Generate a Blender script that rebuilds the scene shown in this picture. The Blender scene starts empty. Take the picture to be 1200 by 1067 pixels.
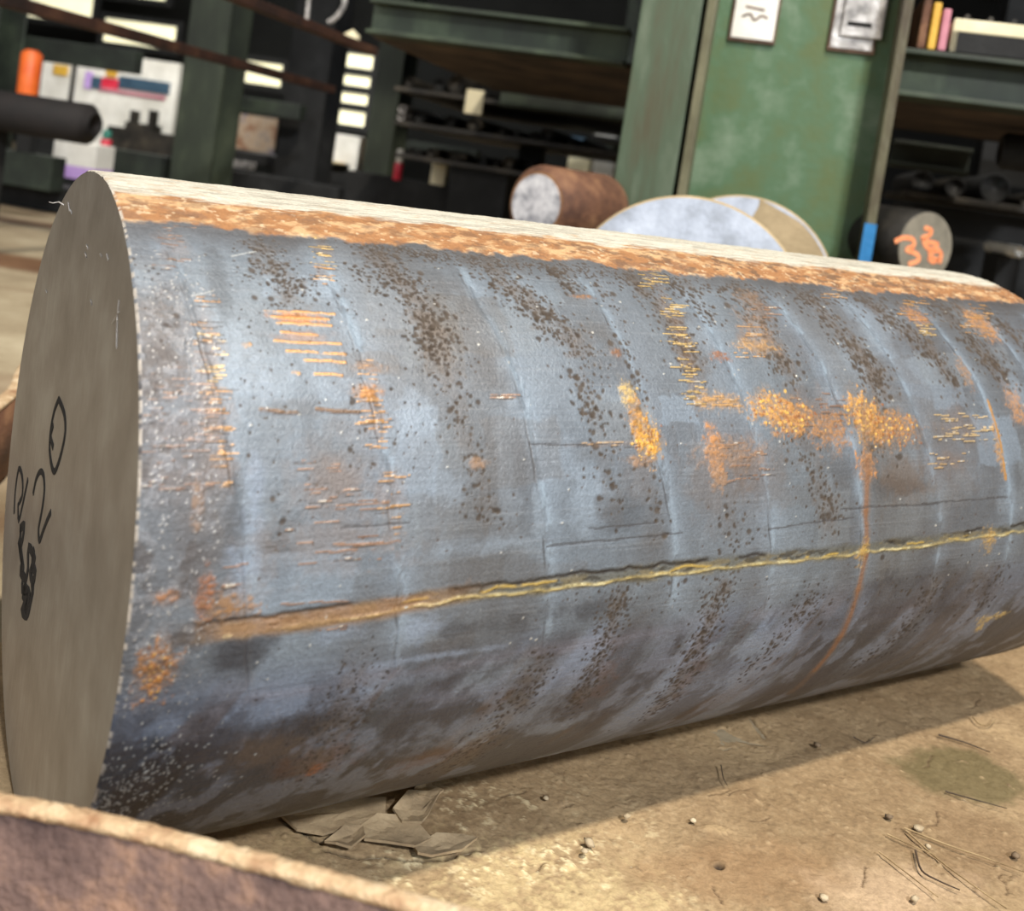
import bpy, bmesh, math, random
import numpy as np
from mathutils import Vector, Matrix
random.seed(7)
SC = bpy.context.scene
COL = SC.collection
rad = math.radians

# ------------------------------------------------------------------ camera
# world: z up, metres; camera basis measured from the vanishing points
W = np.array([[9.88756381e-01, 1.49535343e-01, 0.0],
              [0.00867821, -0.05738196, 0.99831458],
              [0.14928331, -0.98708991, -0.05803448]])
H = 0.5494619612
F, CX, CY = 1200.0, 600.0, 267.0
cd = bpy.data.cameras.new('camera'); cam = bpy.data.objects.new('camera', cd); COL.objects.link(cam)
cx, cy, cz = W @ [1, 0, 0], W @ [0, -1, 0], W @ [0, 0, -1]
cam.matrix_world = Matrix(((cx[0], cy[0], cz[0], 0), (cx[1], cy[1], cz[1], 0), (cx[2], cy[2], cz[2], H), (0, 0, 0, 1)))
cd.sensor_width = 36; cd.lens = 36; cd.shift_y = -266.5 / 1200
cd.clip_start = .02
cd.dof.use_dof = True; cd.dof.focus_distance = .86; cd.dof.aperture_fstop = 6.0
SC.camera = cam
# ------------------------------------------------------------------ light
vs = SC.view_settings
vs.view_transform = 'Standard'; vs.look = 'None'; vs.gamma = 1; vs.exposure = 0.0; vs.use_curve_mapping = False
wd = bpy.data.worlds.new('hall'); SC.world = wd; wd.use_nodes = True
wb = wd.node_tree.nodes['Background']; wb.inputs[0].default_value = (.80, .88, 1, 1); wb.inputs[1].default_value = .16
CB = np.array([-0.31688842, 0.77121665, 0.25]); DB = np.array([0.83924793, 0.54374894, 0]); NB = np.array([0.54374894, -0.83924793, 0]); RB = .25
def area(name, loc, target, sx, sy, power, col, spread=180):
    l = bpy.data.lights.new(name, 'AREA'); l.shape = 'RECTANGLE'; l.size = sx; l.size_y = sy; l.energy = power; l.color = col
    l.spread = rad(spread)
    o = bpy.data.objects.new(name, l); COL.objects.link(o); o.location = loc
    o.rotation_euler = (Vector(target) - Vector(loc)).to_track_quat('-Z', 'Y').to_euler(); return o
mid = CB + DB * .5
def cross_dir(elev, along=0.):
    v = NB * math.cos(rad(elev)) + np.array([0, 0, 1]) * math.sin(rad(elev)) + DB * along
    return v / np.linalg.norm(v)
# hall lamp high above the aisle and the big daylight door across it
area('high_bay_lamp', mid + cross_dir(69, -.02) * 7, mid, .26, .26, 600, (1, .91, .78))
area('hall_door_daylight', mid + cross_dir(40, -.10) * 8, mid, .8, .5, 620, (.97, .98, 1))
area('low_flank_fill', mid + cross_dir(17, -.05) * 7, mid, 2.4, 1.0, 115, (.80, .90, 1))  # added low fill that brightens the bar's flank, no such source known
area('end_face_fill', (-5.2, -3.0, 2.0), (0, 1.0, .3), 3, 2.2, 105, (.93, .95, 1))  # unseen fill, added to light the sawn end face
area('left_bay_fill', (-2.4, 2.2, 2.5), (-1.9, 3.6, .3), .8, .8, 34, (1, .94, .84))  # added fill for the carton, dark bar and floor at left
area('far_bay_fill', (-2.2, 6.0, 2.45), (-2.6, 7.6, .8), 2.0, .5, 150, (1, .98, .93))  # added fill that brightens the white partition

# ------------------------------------------------------------------ helpers
def s2l(c):
    c = np.asarray(c, float) / 255
    return np.where(c <= .04045, c / 12.92, ((c + .055) / 1.055) ** 2.4)
def rgba(c, k=1.): v = s2l(c) * k; return (v[0], v[1], v[2], 1)
def ray(x, y):
    v = W @ np.array([x - CX, y - CY, F]); return v / np.linalg.norm(v)
O0 = np.array([0, 0, H])
def atz(x, y, z): v = ray(x, y); return O0 + v * ((z - H) / v[2])
def surf(x, y):           # point on the big bar: (length along it, angle in degrees)
    v = ray(x, y); o = O0 - CB
    vd = v - DB * (v @ DB); od = o - DB * (o @ DB); a = vd @ vd; b = 2 * vd @ od; c = od @ od - RB * RB
    s = (-b - math.sqrt(max(b * b - 4 * a * c, 0))) / 2 / a; P = O0 + v * s - CB
    return float(P @ DB), float(np.degrees(np.arctan2(P[2], P @ NB)))
# rack frame, turned 13 degrees
TH = rad(13)
RA = np.array([math.cos(TH), -math.sin(TH), 0]); RQ = np.array([math.sin(TH), math.cos(TH), 0])
def rp(x, y, q):          # pixel at rack depth q -> (a, z)
    v = ray(x, y); s = q / (v @ RQ); P = v * s; return float(P @ RA), float(P[2] + H)
def rw(a, q, z): p = RA * a + RQ * q; return Vector((p[0], p[1], z))

def link(name, me, mat=None, parent=None):
    o = bpy.data.objects.new(name, me); COL.objects.link(o)
    if mat: me.materials.append(mat)
    if parent: o.parent = parent
    return o
def tag(o, label=None, cat=None, group=None, kind=None):
    for k, v in (('label', label), ('category', cat), ('group', group), ('kind', kind)):
        if v: o[k] = v
    return o
def thing(name, loc, label=None, cat=None, group=None):
    o = bpy.data.objects.new(name, None); COL.objects.link(o); o.location = loc; o.empty_display_size = .05
    return tag(o, label, cat, group)
def put(name, bm, mat, parent=None, smooth=False, bevel=0):
    """bmesh is in world coordinates; parents are unrotated empties"""
    if parent is not None:
        bmesh.ops.translate(bm, verts=bm.verts, vec=-world_loc(parent))
    me = bpy.data.meshes.new(name); bm.to_mesh(me); bm.free()
    if smooth:
        for p in me.polygons: p.use_smooth = True
    o = link(name, me, mat, parent)
    if bevel:
        m = o.modifiers.new('b', 'BEVEL'); m.width = bevel; m.segments = 2; m.limit_method = 'ANGLE'
    return o
def world_loc(o):
    v = Vector(o.location)
    while o.parent: o = o.parent; v = v + Vector(o.location)
    return v
def hexa(bm, pts):
    vs_ = [bm.verts.new(p) for p in pts]
    for f in ((0, 3, 2, 1), (4, 5, 6, 7), (0, 1, 5, 4), (1, 2, 6, 5), (2, 3, 7, 6), (3, 0, 4, 7)): bm.faces.new([vs_[i] for i in f])
def rbox(bm, a0, a1, q0, q1, z0, z1):
    if a0 > a1: a0, a1 = a1, a0
    if z0 > z1: z0, z1 = z1, z0
    hexa(bm, [rw(a0, q0, z0), rw(a1, q0, z0), rw(a1, q1, z0), rw(a0, q1, z0), rw(a0, q0, z1), rw(a1, q0, z1), rw(a1, q1, z1), rw(a0, q1, z1)])
def cylinder(bm, p, d, r, L, seg=48, cham=0., cap0=True, cap1=True):
    d = Vector(d).normalized(); u = d.cross(Vector((0, 0, 1)))
    if u.length < .01: u = Vector((1, 0, 0))
    u.normalize(); v = u.cross(d)
    prof = ([(0, r - cham)] if cham else []) + [(cham, r), (L - cham, r)] + ([(L, r - cham)] if cham else [])
    rings = []
    for t, rr in prof:
        rings.append([bm.verts.new(Vector(p) + d * t + (u * math.cos(k) + v * math.sin(k)) * rr) for k in [2 * math.pi * i / seg for i in range(seg)]])
    for A, B in zip(rings, rings[1:]):
        for i in range(seg): bm.faces.new((A[i], A[(i + 1) % seg], B[(i + 1) % seg], B[i]))
    if cap0: bm.faces.new(rings[0])
    if cap1: bm.faces.new(list(reversed(rings[-1])))
def tube(bm, pts, r0, r1=None, seg=6):
    pts = [Vector(p) for p in pts]; n = len(pts); r1 = r0 if r1 is None else r1; rings = []
    for i, p in enumerate(pts):
        d = (pts[min(i + 1, n - 1)] - pts[max(i - 1, 0)]).normalized()
        u = d.cross(Vector((.3, .2, 1))).normalized(); v = u.cross(d); r = r0 + (r1 - r0) * i / (n - 1)
        rings.append([bm.verts.new(p + (u * math.cos(k) + v * math.sin(k)) * r) for k in [2 * math.pi * j / seg for j in range(seg)]])
    for A, B in zip(rings, rings[1:]):
        for i in range(seg): bm.faces.new((A[i], A[(i + 1) % seg], B[(i + 1) % seg], B[i]))
    bm.faces.new(rings[0]); bm.faces.new(list(reversed(rings[-1])))
def stroke(bm, pts, nrm, w, th=.0008):
    """a flat pen or paint stroke lying on a face with normal nrm; w = width or list"""
    nrm = Vector(nrm).normalized(); pts = [Vector(p) for p in pts]; n = len(pts)
    ws = w if isinstance(w, (list, tuple)) else [w] * n
    L, Rr, Lt, Rt = [], [], [], []
    for i, p in enumerate(pts):
        d = (pts[min(i + 1, n - 1)] - pts[max(i - 1, 0)]).normalized(); s = d.cross(nrm).normalized() * ws[i] * .5
        L.append(bm.verts.new(p + s)); Rr.append(bm.verts.new(p - s)); Lt.append(bm.verts.new(p + s * .9 + nrm * th)); Rt.append(bm.verts.new(p - s * .9 + nrm * th))
    for i in range(n - 1):
        bm.faces.new((Lt[i], Rt[i], Rt[i + 1], Lt[i + 1])); bm.faces.new((L[i], Lt[i], Lt[i + 1], L[i + 1])); bm.faces.new((Rt[i], Rr[i], Rr[i + 1], Rt[i + 1]))
    bm.faces.new((L[0], Rr[0], Rt[0], Lt[0])); bm.faces.new((L[-1], Lt[-1], Rt[-1], Rr[-1]))
def smoothline(pts, k=4):
    P = [Vector(p) for p in pts]; out = []
    for i in range(len(P) - 1):
        a, b, c, d = P[max(i - 1, 0)], P[i], P[i + 1], P[min(i + 2, len(P) - 1)]
        for j in range(k):
            t = j / k
            out.append(.5 * ((2 * b) + (c - a) * t + (2 * a - 5 * b + 4 * c - d) * t * t + (3 * b - a - 3 * c + d) * t ** 3))
    return out + [P[-1]]

# numpy value noise -----------------------------------------------------------
def vn(x, y, seed=0):
    tab = np.random.default_rng(1000 + seed).random((256, 256)).astype(np.float32)
    xi = np.floor(x).astype(np.int64); yi = np.floor(y).astype(np.int64)
    fx = (x - xi).astype(np.float32); fy = (y - yi).astype(np.float32)
    fx = fx * fx * (3 - 2 * fx); fy = fy * fy * (3 - 2 * fy)
    a = tab[xi & 255, yi & 255]; b = tab[(xi + 1) & 255, yi & 255]; c = tab[xi & 255, (yi + 1) & 255]; d = tab[(xi + 1) & 255, (yi + 1) & 255]
    return (a * (1 - fx) + b * fx) * (1 - fy) + (c * (1 - fx) + d * fx) * fy
def fbm(x, y, seed=0, o=4, g=.5):
    s = 0; a = 1; n = 0
    for i in range(o):
        s = s + a * vn(x * 2 ** i, y * 2 ** i, seed + 17 * i); n += a; a *= g
    return s / n
def sst(a, b, x):
    t = np.clip((x - a) / (b - a), 0, 1); return t * t * (3 - 2 * t)

# materials ---------------------------------------------------------------------
def nodes(name):
    m = bpy.data.materials.new(name); m.use_nodes = True; nt = m.node_tree; return m, nt, nt.nodes['Principled BSDF']
def N(nt, kind, **kw):
    n = nt.nodes.new(kind)
    for k, v in kw.items():
        if k.startswith('i_'): n.inputs[k[2:].replace('_', ' ')].default_value = v
        else: setattr(n, k, v)
    return n
def ramp(nt, src, stops):
    r = nt.nodes.new('ShaderNodeValToRGB'); e = r.color_ramp.elements
    e[0].position, e[0].color = stops[0]; e[1].position, e[1].color = stops[-1]
    for p, c in stops[1:-1]: x = e.new(p); x.color = c
    nt.links.new(src, r.inputs[0]); return r
def mottled(name, c1, c2, c3=None, scale=8, rough=.6, metal=0., bump=.15, stretch=(1, 1, 1), detail=6, k=1., lo=.35, hi=.68):
    m, nt, b = nodes(name)
    tc = N(nt, 'ShaderNodeTexCoord'); mp = N(nt, 'ShaderNodeMapping'); mp.inputs['Scale'].default_value = stretch
    nt.links.new(tc.outputs['Object'], mp.inputs[0])
    n = N(nt, 'ShaderNodeTexNoise', i_Scale=scale, i_Detail=detail, i_Roughness=.62); nt.links.new(mp.outputs[0], n.inputs['Vector'])
    st = [(lo, rgba(c1, k)), (hi, rgba(c2, k))]
    if c3: st = [(lo, rgba(c1, k)), ((lo + hi) / 2, rgba(c2, k)), (hi, rgba(c3, k))]
    r = ramp(nt, n.outputs['Fac'], st); nt.links.new(r.outputs[0], b.inputs['Base Color'])
    b.inputs['Roughness'].default_value = rough; b.inputs['Metallic'].default_value = metal
    n2 = N(nt, 'ShaderNodeTexNoise', i_Scale=scale * 9, i_Detail=4.); nt.links.new(mp.outputs[0], n2.inputs['Vector'])
    bp = N(nt, 'ShaderNodeBump', i_Strength=bump, i_Distance=.01); nt.links.new(n2.outputs['Fac'], bp.inputs['Height']); nt.links.new(bp.outputs[0], b.inputs['Normal'])
    return m
def glow(name, c, e):
    m, nt, b = nodes(name); n = N(nt, 'ShaderNodeTexNoise', i_Scale=3.); tc = N(nt, 'ShaderNodeTexCoord'); nt.links.new(tc.outputs['Object'], n.inputs['Vector'])
    r = ramp(nt, n.outputs['Fac'], [(.3, rgba(c, .8)), (.6, rgba(c))]); nt.links.new(r.outputs[0], b.inputs['Emission Color']); nt.links.new(r.outputs[0], b.inputs['Base Color'])
    b.inputs['Emission Strength'].default_value = e; return m
def attr_mat(name, metal, bumps, spec=.5):
    """colour and roughness from the computed surface layers, plus fine node grain"""
    m, nt, b = nodes(name)
    a = N(nt, 'ShaderNodeAttribute', attribute_name='tone'); rg = N(nt, 'ShaderNodeAttribute', attribute_name='gloss')
    tc = N(nt, 'ShaderNodeTexCoord'); mp = N(nt, 'ShaderNodeMapping'); mp.inputs['Scale'].default_value = bumps[2]
    if len(bumps) > 3: mp.inputs['Rotation'].default_value = (0, 0, bumps[3])
    nt.links.new(tc.outputs['Object'], mp.inputs[0])
    n = N(nt, 'ShaderNodeTexNoise', i_Scale=bumps[0], i_Detail=5., i_Roughness=.65); nt.links.new(mp.outputs[0], n.inputs['Vector'])
    r = ramp(nt, n.outputs['Fac'], [(.25, (.78, .78, .78, 1)), (.75, (1.2, 1.2, 1.2, 1))])
    mx = N(nt, 'ShaderNodeMix', data_type='RGBA', blend_type='MULTIPLY'); mx.inputs[0].default_value = 1
    nt.links.new(a.outputs['Color'], mx.inputs[6]); nt.links.new(r.outputs[0], mx.inputs[7]); nt.links.new(mx.outputs[2], b.inputs['Base Color'])
    nt.links.new(rg.outputs['Fac'], b.inputs['Roughness'])
    bp = N(nt, 'ShaderNodeBump', i_Strength=bumps[1], i_Distance=.002); nt.links.new(n.outputs['Fac'], bp.inputs['Height']); nt.links.new(bp.outputs[0], b.inputs['Normal'])
    b.inputs['Metallic'].default_value = metal; b.inputs['Specular IOR Level'].default_value = spec
    return m
def grid_mesh(name, P, tone, gloss, mat, parent=None, wrap=False):
    nu, nv = P.shape[:2]; me = bpy.data.meshes.new(name)
    me.vertices.add(nu * nv); me.vertices.foreach_set('co', P.reshape(-1).astype(np.float32))
    i = np.arange(nu - 1)[:, None] * nv; j = np.arange(nv if wrap else nv - 1)[None, :]; j1 = (j + 1) % nv
    q = np.stack([i + j, i + nv + j, i + nv + j1, i + j1], -1).reshape(-1)
    nf = len(q) // 4
    me.loops.add(len(q)); me.loops.foreach_set('vertex_index', q.astype(np.int32))
    me.polygons.add(nf); me.polygons.foreach_set('loop_start', np.arange(0, len(q), 4, dtype=np.int32)); me.polygons.foreach_set('loop_total', np.full(nf, 4, np.int32))
    me.update(calc_edges=True)
    me.polygons.foreach_set('use_smooth', np.ones(nf, bool))
    a = me.color_attributes.new('tone', 'FLOAT_COLOR', 'POINT')
    t4 = np.ones((nu * nv, 4), np.float32); t4[:, :3] = tone.reshape(-1, 3); a.data.foreach_set('color', t4.reshape(-1))
    g = me.attributes.new('gloss', 'FLOAT', 'POINT'); g.data.foreach_set('value', gloss.reshape(-1).astype(np.float32))
    me.validate()
    return link(name, me, mat, parent)

class Paint:
    """layers computed on a (U, V) grid measured in metres"""
    def __init__(s, u, v, base):
        s.u, s.v = u, v; s.U, s.V = np.meshgrid(u, v, indexing='ij'); s.U = s.U.astype(np.float32); s.V = s.V.astype(np.float32)
        s.col = np.zeros(s.U.shape + (3,), np.float32) + s2l(base).astype(np.float32); s.h = np.zeros(s.U.shape, np.float32); s.g = np.full(s.U.shape, .5, np.float32)
    def mix(s, m, c, h=0, g=None, sl=None):
        c = s2l(c).astype(np.float32) if not isinstance(c, np.ndarray) else c
        C = s.col if sl is None else s.col[sl]; Hh = s.h if sl is None else s.h[sl]; G = s.g if sl is None else s.g[sl]
        C += (c - C) * m[..., None]; Hh += m * h
        if g is not None: G += (g - G) * m
    def win(s, u, v, ru, rv):
        a, b = np.searchsorted(s.u, [u - ru, u + ru]); c, d = np.searchsorted(s.v, [v - rv, v + rv])
        return (slice(a, b), slice(c, d)) if b > a and d > c else None
    def blob(s, u, v, ru, rv, c, k=1., soft=.5, rot=0, h=0, g=None, rag=0., seed=0, nf=120, tex=0.):
        R = max(ru, rv) if rot else None
        w = s.win(u, v, (R or ru) * 1.5, (R or rv) * 1.5)
        if not w: return
        x, y = s.U[w] - u, s.V[w] - v
        if rot: x, y = x * math.cos(rot) + y * math.sin(rot), -x * math.sin(rot) + y * math.cos(rot)
        d = np.sqrt((x / ru) ** 2 + (y / rv) ** 2)
        if rag: d = d + rag * (fbm(s.U[w] * nf, s.V[w] * nf, seed, 4, .65) - .5) * 2
        m = k * (1 - sst(1 - soft, 1, d))
        if tex: m = m * (1 - tex + tex * sst(.38, .6, fbm(s.U[w] * 240, s.V[w] * 420, seed + 3, 3, .7)))
        s.mix(m, c, h, g, w)
    def line(s, pts, wd, c, k=1., h=0, g=None, wob=0, seed=0, brk=0):
        for (u0, v0), (u1, v1) in zip(pts, pts[1:]):
            w = s.win((u0 + u1) / 2, (v0 + v1) / 2, abs(u1 - u0) / 2 + wd * 3, abs(v1 - v0) / 2 + wd * 3)
            if not w: continue
            x, y = s.U[w], s.V[w]
            if wob: x = x + wob * (fbm(x * 90, y * 90, seed) - .5); y = y + wob * (fbm(x * 90, y * 90, seed + 5) - .5)
            L2 = (u1 - u0) ** 2 + (v1 - v0) ** 2 + 1e-12; t = np.clip(((x - u0) * (u1 - u0) + (y - v0) * (v1 - v0)) / L2, 0, 1)
            d = np.hypot(x - u0 - t * (u1 - u0), y - v0 - t * (v1 - v0)) / wd
            m = k * (1 - sst(.4, 1, d))
            if brk: m = m * sst(brk, brk + .12, fbm(x * 70, y * 70, seed + 9))
            s.mix(m, c, h, g, w)

# ------------------------------------------------------------------ materials in use
M = {}
M['green'] = mottled('green_paint', (26, 33, 23), (40, 50, 36), (66, 78, 58), 5, .6, 0, .1, (1, 1, .5))
M['green_web'] = mottled('green_paint_web', (84, 98, 62), (78, 104, 76), (110, 128, 106), 7, .42, 0, .08)
M['green_worn'] = mottled('worn_green_paint', (72, 70, 50), (70, 84, 64), (100, 110, 92), 4, .5, 0, .15, (3, 3, .5))
M['green_dark'] = mottled('old_green_paint', (20, 26, 21), (34, 42, 34), (54, 64, 50), 4, .7, 0, .15)
M['lip'] = mottled('bare_flange_edge', (66, 56, 40), (96, 94, 70), (126, 122, 96), 7, .5, .1, .2, (1, 1, .4))
M['brown'] = mottled('rusty_rail', (30, 18, 13), (60, 36, 25), (84, 56, 38), 7, .7, .1, .25)
M['shelf'] = mottled('dusty_shelf', (38, 30, 24), (72, 58, 46), (92, 76, 60), 6, .8, 0, .2)
M['black'] = mottled('black_scale_steel', (8, 9, 9), (17, 18, 18), (30, 31, 31), 9, .8, 0, .15)
M['bar'] = mottled('dark_bar_steel', (18, 17, 15), (40, 37, 32), (70, 64, 54), 8, .6, .2, .15)
M['tape'] = mottled('blue_tape', (24, 96, 150), (40, 126, 184), None, 9, .5)
M['bright'] = mottled('sawn_bright_steel', (150, 156, 166), (180, 188, 202), (206, 214, 228), 14, .4, .1, .12, (1, 1, 1))
M['sawn_tan'] = mottled('tan_side_and_shade', (150, 132, 100), (176, 156, 122), None, 18, .7, 0, .15)  # tan of the billet sides, also paints the shade on one face
M['rustcyl'] = mottled('brown_rust', (70, 44, 32), (104, 70, 50), (132, 96, 68), 16, .75, .1, .4)
M['rustring'] = mottled('ochre_rust', (110, 74, 44), (150, 108, 66), (176, 140, 94), 20, .7, 0, .3)
M['white'] = mottled('white_sheet', (205, 202, 192), (236, 234, 226), None, 6, .6)
M['cream'] = mottled('cream_board', (206, 196, 160), (230, 222, 190), None, 6, .6)
M['plate'] = mottled('scuffed_zinc_plate', (120, 118, 116), (168, 164, 160), (214, 212, 210), 22, .35, .3, .3)
M['rusthold'] = mottled('label_frame_rust', (74, 56, 44), (110, 84, 66), None, 30, .6, .2, .3)
M['orange'] = mottled('orange_plastic', (206, 84, 24), (232, 112, 44), None, 8, .5)
M['opaint'] = mottled('orange_marking_paint', (226, 128, 80), (240, 160, 112), None, 60, .7)
M['red'] = mottled('red_paint', (190, 30, 56), (220, 60, 80), None, 12, .4)
M['pink'] = mottled('pink_paint', (176, 110, 124), (198, 134, 146), None, 12, .6)
M['yellow'] = mottled('yellow_paint', (196, 150, 50), (220, 178, 70), None, 12, .6)
M['purple'] = mottled('violet_label', (176, 140, 206), (196, 166, 220), None, 10, .6)
M['blue'] = mottled('blue_grey_paint', (40, 64, 84), (60, 88, 108), None, 10, .6)
M['teal'] = mottled('teal_paint', (40, 110, 96), (58, 132, 116), None, 10, .6)
M['ink'] = mottled('black_marker_ink', (6, 6, 6), (14, 13, 12), None, 60, .9)
M['wood'] = mottled('old_timber', (92, 72, 50), (140, 114, 84), None, 9, .8, 0, .4, (1, 1, 6))
M['wall'] = mottled('shade_dark_wall', (14, 15, 15), (24, 26, 25), None, 2, .95)  # near-black colour stands in for the deep shade at the back
M['pane'] = glow('daylit_cream_pane', (250, 244, 206), .85)
M['pane2'] = glow('daylit_white_pane', (240, 238, 232), .8)

# ------------------------------------------------------------------ setting: floor
m, nt, b = nodes('hall_floor')
tc = N(nt, 'ShaderNodeTexCoord'); n = N(nt, 'ShaderNodeTexNoise', i_Scale=1.6, i_Detail=9., i_Roughness=.7); nt.links.new(tc.outputs['Object'], n.inputs['Vector'])
r = ramp(nt, n.outputs['Fac'], [(.32, rgba((120, 104, 82))), (.5, rgba((150, 136, 110))), (.68, rgba((176, 164, 138)))])
mp = N(nt, 'ShaderNodeMapping'); mp.inputs['Rotation'].default_value = (0, 0, TH); mp.inputs['Scale'].default_value = (.18, 1.7, 1); nt.links.new(tc.outputs['Object'], mp.inputs[0])
n3 = N(nt, 'ShaderNodeTexNoise', i_Scale=1.2, i_Detail=2.); nt.links.new(mp.outputs[0], n3.inputs['Vector'])
r3 = ramp(nt, n3.outputs['Fac'], [(.50, (1, 1, 1, 1)), (.60, rgba((176, 140, 116)))])
mx = N(nt, 'ShaderNodeMix', data_type='RGBA', blend_type='MULTIPLY'); mx.inputs[0].default_value = 1
nt.links.new(r.outputs[0], mx.inputs[6]); nt.links.new(r3.outputs[0], mx.inputs[7]); nt.links.new(mx.outputs[2], b.inputs['Base Color'])
b.inputs['Roughness'].default_value = .85
n2 = N(nt, 'ShaderNodeTexNoise', i_Scale=60., i_Detail=6.); nt.links.new(tc.outputs['Object'], n2.inputs['Vector'])
bp = N(nt, 'ShaderNodeBump', i_Strength=.4, i_Distance=.01); nt.links.new(n2.outputs['Fac'], bp.inputs['Height']); nt.links.new(bp.outputs[0], b.inputs['Normal'])
bm = bmesh.new(); vv = [bm.verts.new(p) for p in ((-9, -6, -.006), (12, -6, -.006), (12, 12, -.006), (-9, 12, -.006))]; bm.faces.new(vv)
floor = put('floor', bm, m); tag(floor, kind='structure')
# back wall
bm = bmesh.new(); rbox(bm, -9, 9, 10.2, 10.35, -.01, 5); tag(put('wall_back', bm, M['wall']), kind='structure')

bm = bmesh.new(); rbox(bm, -8.5, 8.5, 3.3, 10.2, 2.72, 2.85); tag(put('sky_block_roof', bm, M['wall']), kind='structure')  # unseen roof added to keep sky light off the racks
bm = bmesh.new(); rbox(bm, -8.6, -8.5, 3.3, 10.2, -.01, 2.85); tag(put('sky_block_left', bm, M['wall']), kind='structure')  # unseen side added to block sky light from the left
bm = bmesh.new(); rbox(bm, 8.5, 8.6, 3.3, 10.2, -.01, 2.85); tag(put('sky_block_right', bm, M['wall']), kind='structure')  # likewise added on the right against sky light

# trodden dirt in front of and under the bar: finely modelled strip of the floor
gu = np.linspace(-.16, 1.62, 980); gv = np.concatenate([np.linspace(-.34, .03, 24, endpoint=False), np.linspace(.03, .46, 300)])
G = Paint(gu, gv, (146, 124, 94)); U, V = G.U, G.V
nz = fbm(U * 9, V * 9, 3, 5); nz2 = fbm(U * 45, V * 45, 8, 5, .6); nz3 = fbm(U * 190, V * 190, 12, 3, .6)
G.mix(sst(.45, .7, nz) * .7, (128, 106, 78)); G.mix(sst(.5, .75, 1 - nz) * .6, (172, 148, 112)); G.mix(sst(.52, .72, nz2) * .25, (124, 102, 76)); G.mix(sst(.55, .75, 1 - nz2) * .25, (168, 146, 112))
G.mix(sst(.60, .75, nz3) * .22, (176, 156, 124)); G.mix(sst(.6, .8, 1 - nz3) * .4, (96, 78, 58))
G.g[:] = .9
G.h += (nz - .5) * .008 + (nz2 - .5) * .0035 + (nz3 - .5) * .0012
def gp(x, y, z=0.):
    P = atz(x, y, z) - CB; return float(P @ DB), float(P @ NB)
def gw(u, v, z=0.): p = CB + DB * u + NB * v; return Vector((p[0], p[1], z))
# pale powder at the near left, oil stain at right, darker trodden track
for (x, y, rx, ry, k) in ((590, 1030, 90, 45, .9), (690, 1045, 90, 34, .9), (500, 1000, 60, 22, .6), (640, 985, 80, 18, .5), (760, 1062, 60, 18, .8), (350, 985, 60, 20, .4)):
    u, v = gp(x, y); G.blob(u, v, rx * .00075, ry * .0013, (204, 184, 138), k * .5, .9, 0, .0012, None, 1.1, 31, 150)
msk = sst(.55, .64, fbm(U * 210, V * 210, 77, 4, .65)) * sst(.42, .6, fbm(U * 30, V * 30, 78, 3)) * (1 - sst(.06, .15, np.hypot((U - gp(610, 1020)[0]) * .8, (V - gp(610, 1020)[1]))))
G.mix(msk * .8, (222, 206, 166), .0009)
u, v = gp(1125, 905); G.blob(u, v, .085, .055, (92, 84, 56), .75, .35, .3, 0, .6, .35, 5, 30)
u, v = gp(1150, 985); G.blob(u, v, .09, .05, (120, 96, 70), .5, .6, -.4, 0, None, .5, 6, 30)
u, v = gp(870, 1015); G.blob(u, v, .12, .05, (146, 116, 84), .5, .6, .2, 0, None, .5, 7, 25)
u, v = gp(1040, 1040); G.blob(u, v, .10, .05, (190, 164, 134), .6, .6, .2, 0, None, .5, 9, 25)
rng = np.random.default_rng(5)
for i in range(900):                                   # tiny crumbs of the crust
    u = rng.uniform(-.05, 1.5); v = rng.uniform(.06, .44); s_ = rng.uniform(.0012, .0032)
    G.blob(u, v, s_ * rng.uniform(.8, 1.6), s_, (164, 142, 110) if rng.random() < .5 else (122, 102, 78), .7, .7, rng.uniform(0, 3), s_ * .6)
for i in range(26):                                    # scratches and dry cracks
    u = rng.uniform(.2, 1.4); v = rng.uniform(.12, .42); a = rng.uniform(-.8, .8); L = rng.uniform(.01, .04)
    pts = [(u, v)]
    for k in range(4): a += rng.uniform(-.6, .6); pts.append((pts[-1][0] + math.cos(a) * L / 4, pts[-1][1] + math.sin(a) * L / 4))
    G.line(pts, .0011, (86, 68, 50), .85, -.0015)
for px in ([(330, 955), (360, 972), (378, 985)], [(880, 838), (890, 850), (897, 860)], [(845, 850), (870, 862), (897, 868)], [(380, 992), (420, 1000), (450, 996), (475, 1003), (520, 1002), (560, 990)], [(455, 962), (468, 975), (490, 990)]):
    G.line([gp(*p) for p in px], .0022, (40, 32, 24), .9, -.004, None, .004, 3)
u, v = gp(843, 1012); G.blob(u, v, .010, .008, (120, 98, 72), .6, .5, 0, .002); G.blob(u, v, .006, .005, (50, 42, 36), .95, .6, 0, -.005)
u, v = gp(838, 968); G.blob(u, v, .016, .007, (172, 148, 112), .6, .5, .4, .003, None, .5, 3, 90)
edge = np.minimum(np.minimum(sst(-.16, -.08, U), 1 - sst(1.54, 1.62, U)), np.minimum(sst(-.34, -.26, V), 1 - sst(.40, .46, V)))
G.h *= edge; G.h -= .003
G.h -= .007 * (1 - edge)
P = CB[None, None] * np.array([1, 1, 0]) + U[..., None] * DB + V[..., None] * NB
P[..., 2] = G.h
md = attr_mat('trodden_dirt', 0, (260, .6, (1, 1, 1)), .2)
dirt = grid_mesh('dirt_cover', P[:, :, :], G.col, G.g, md, floor); tag(dirt, kind='stuff')

# ------------------------------------------------------------------ the big steel bar
LB = 1.10
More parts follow.
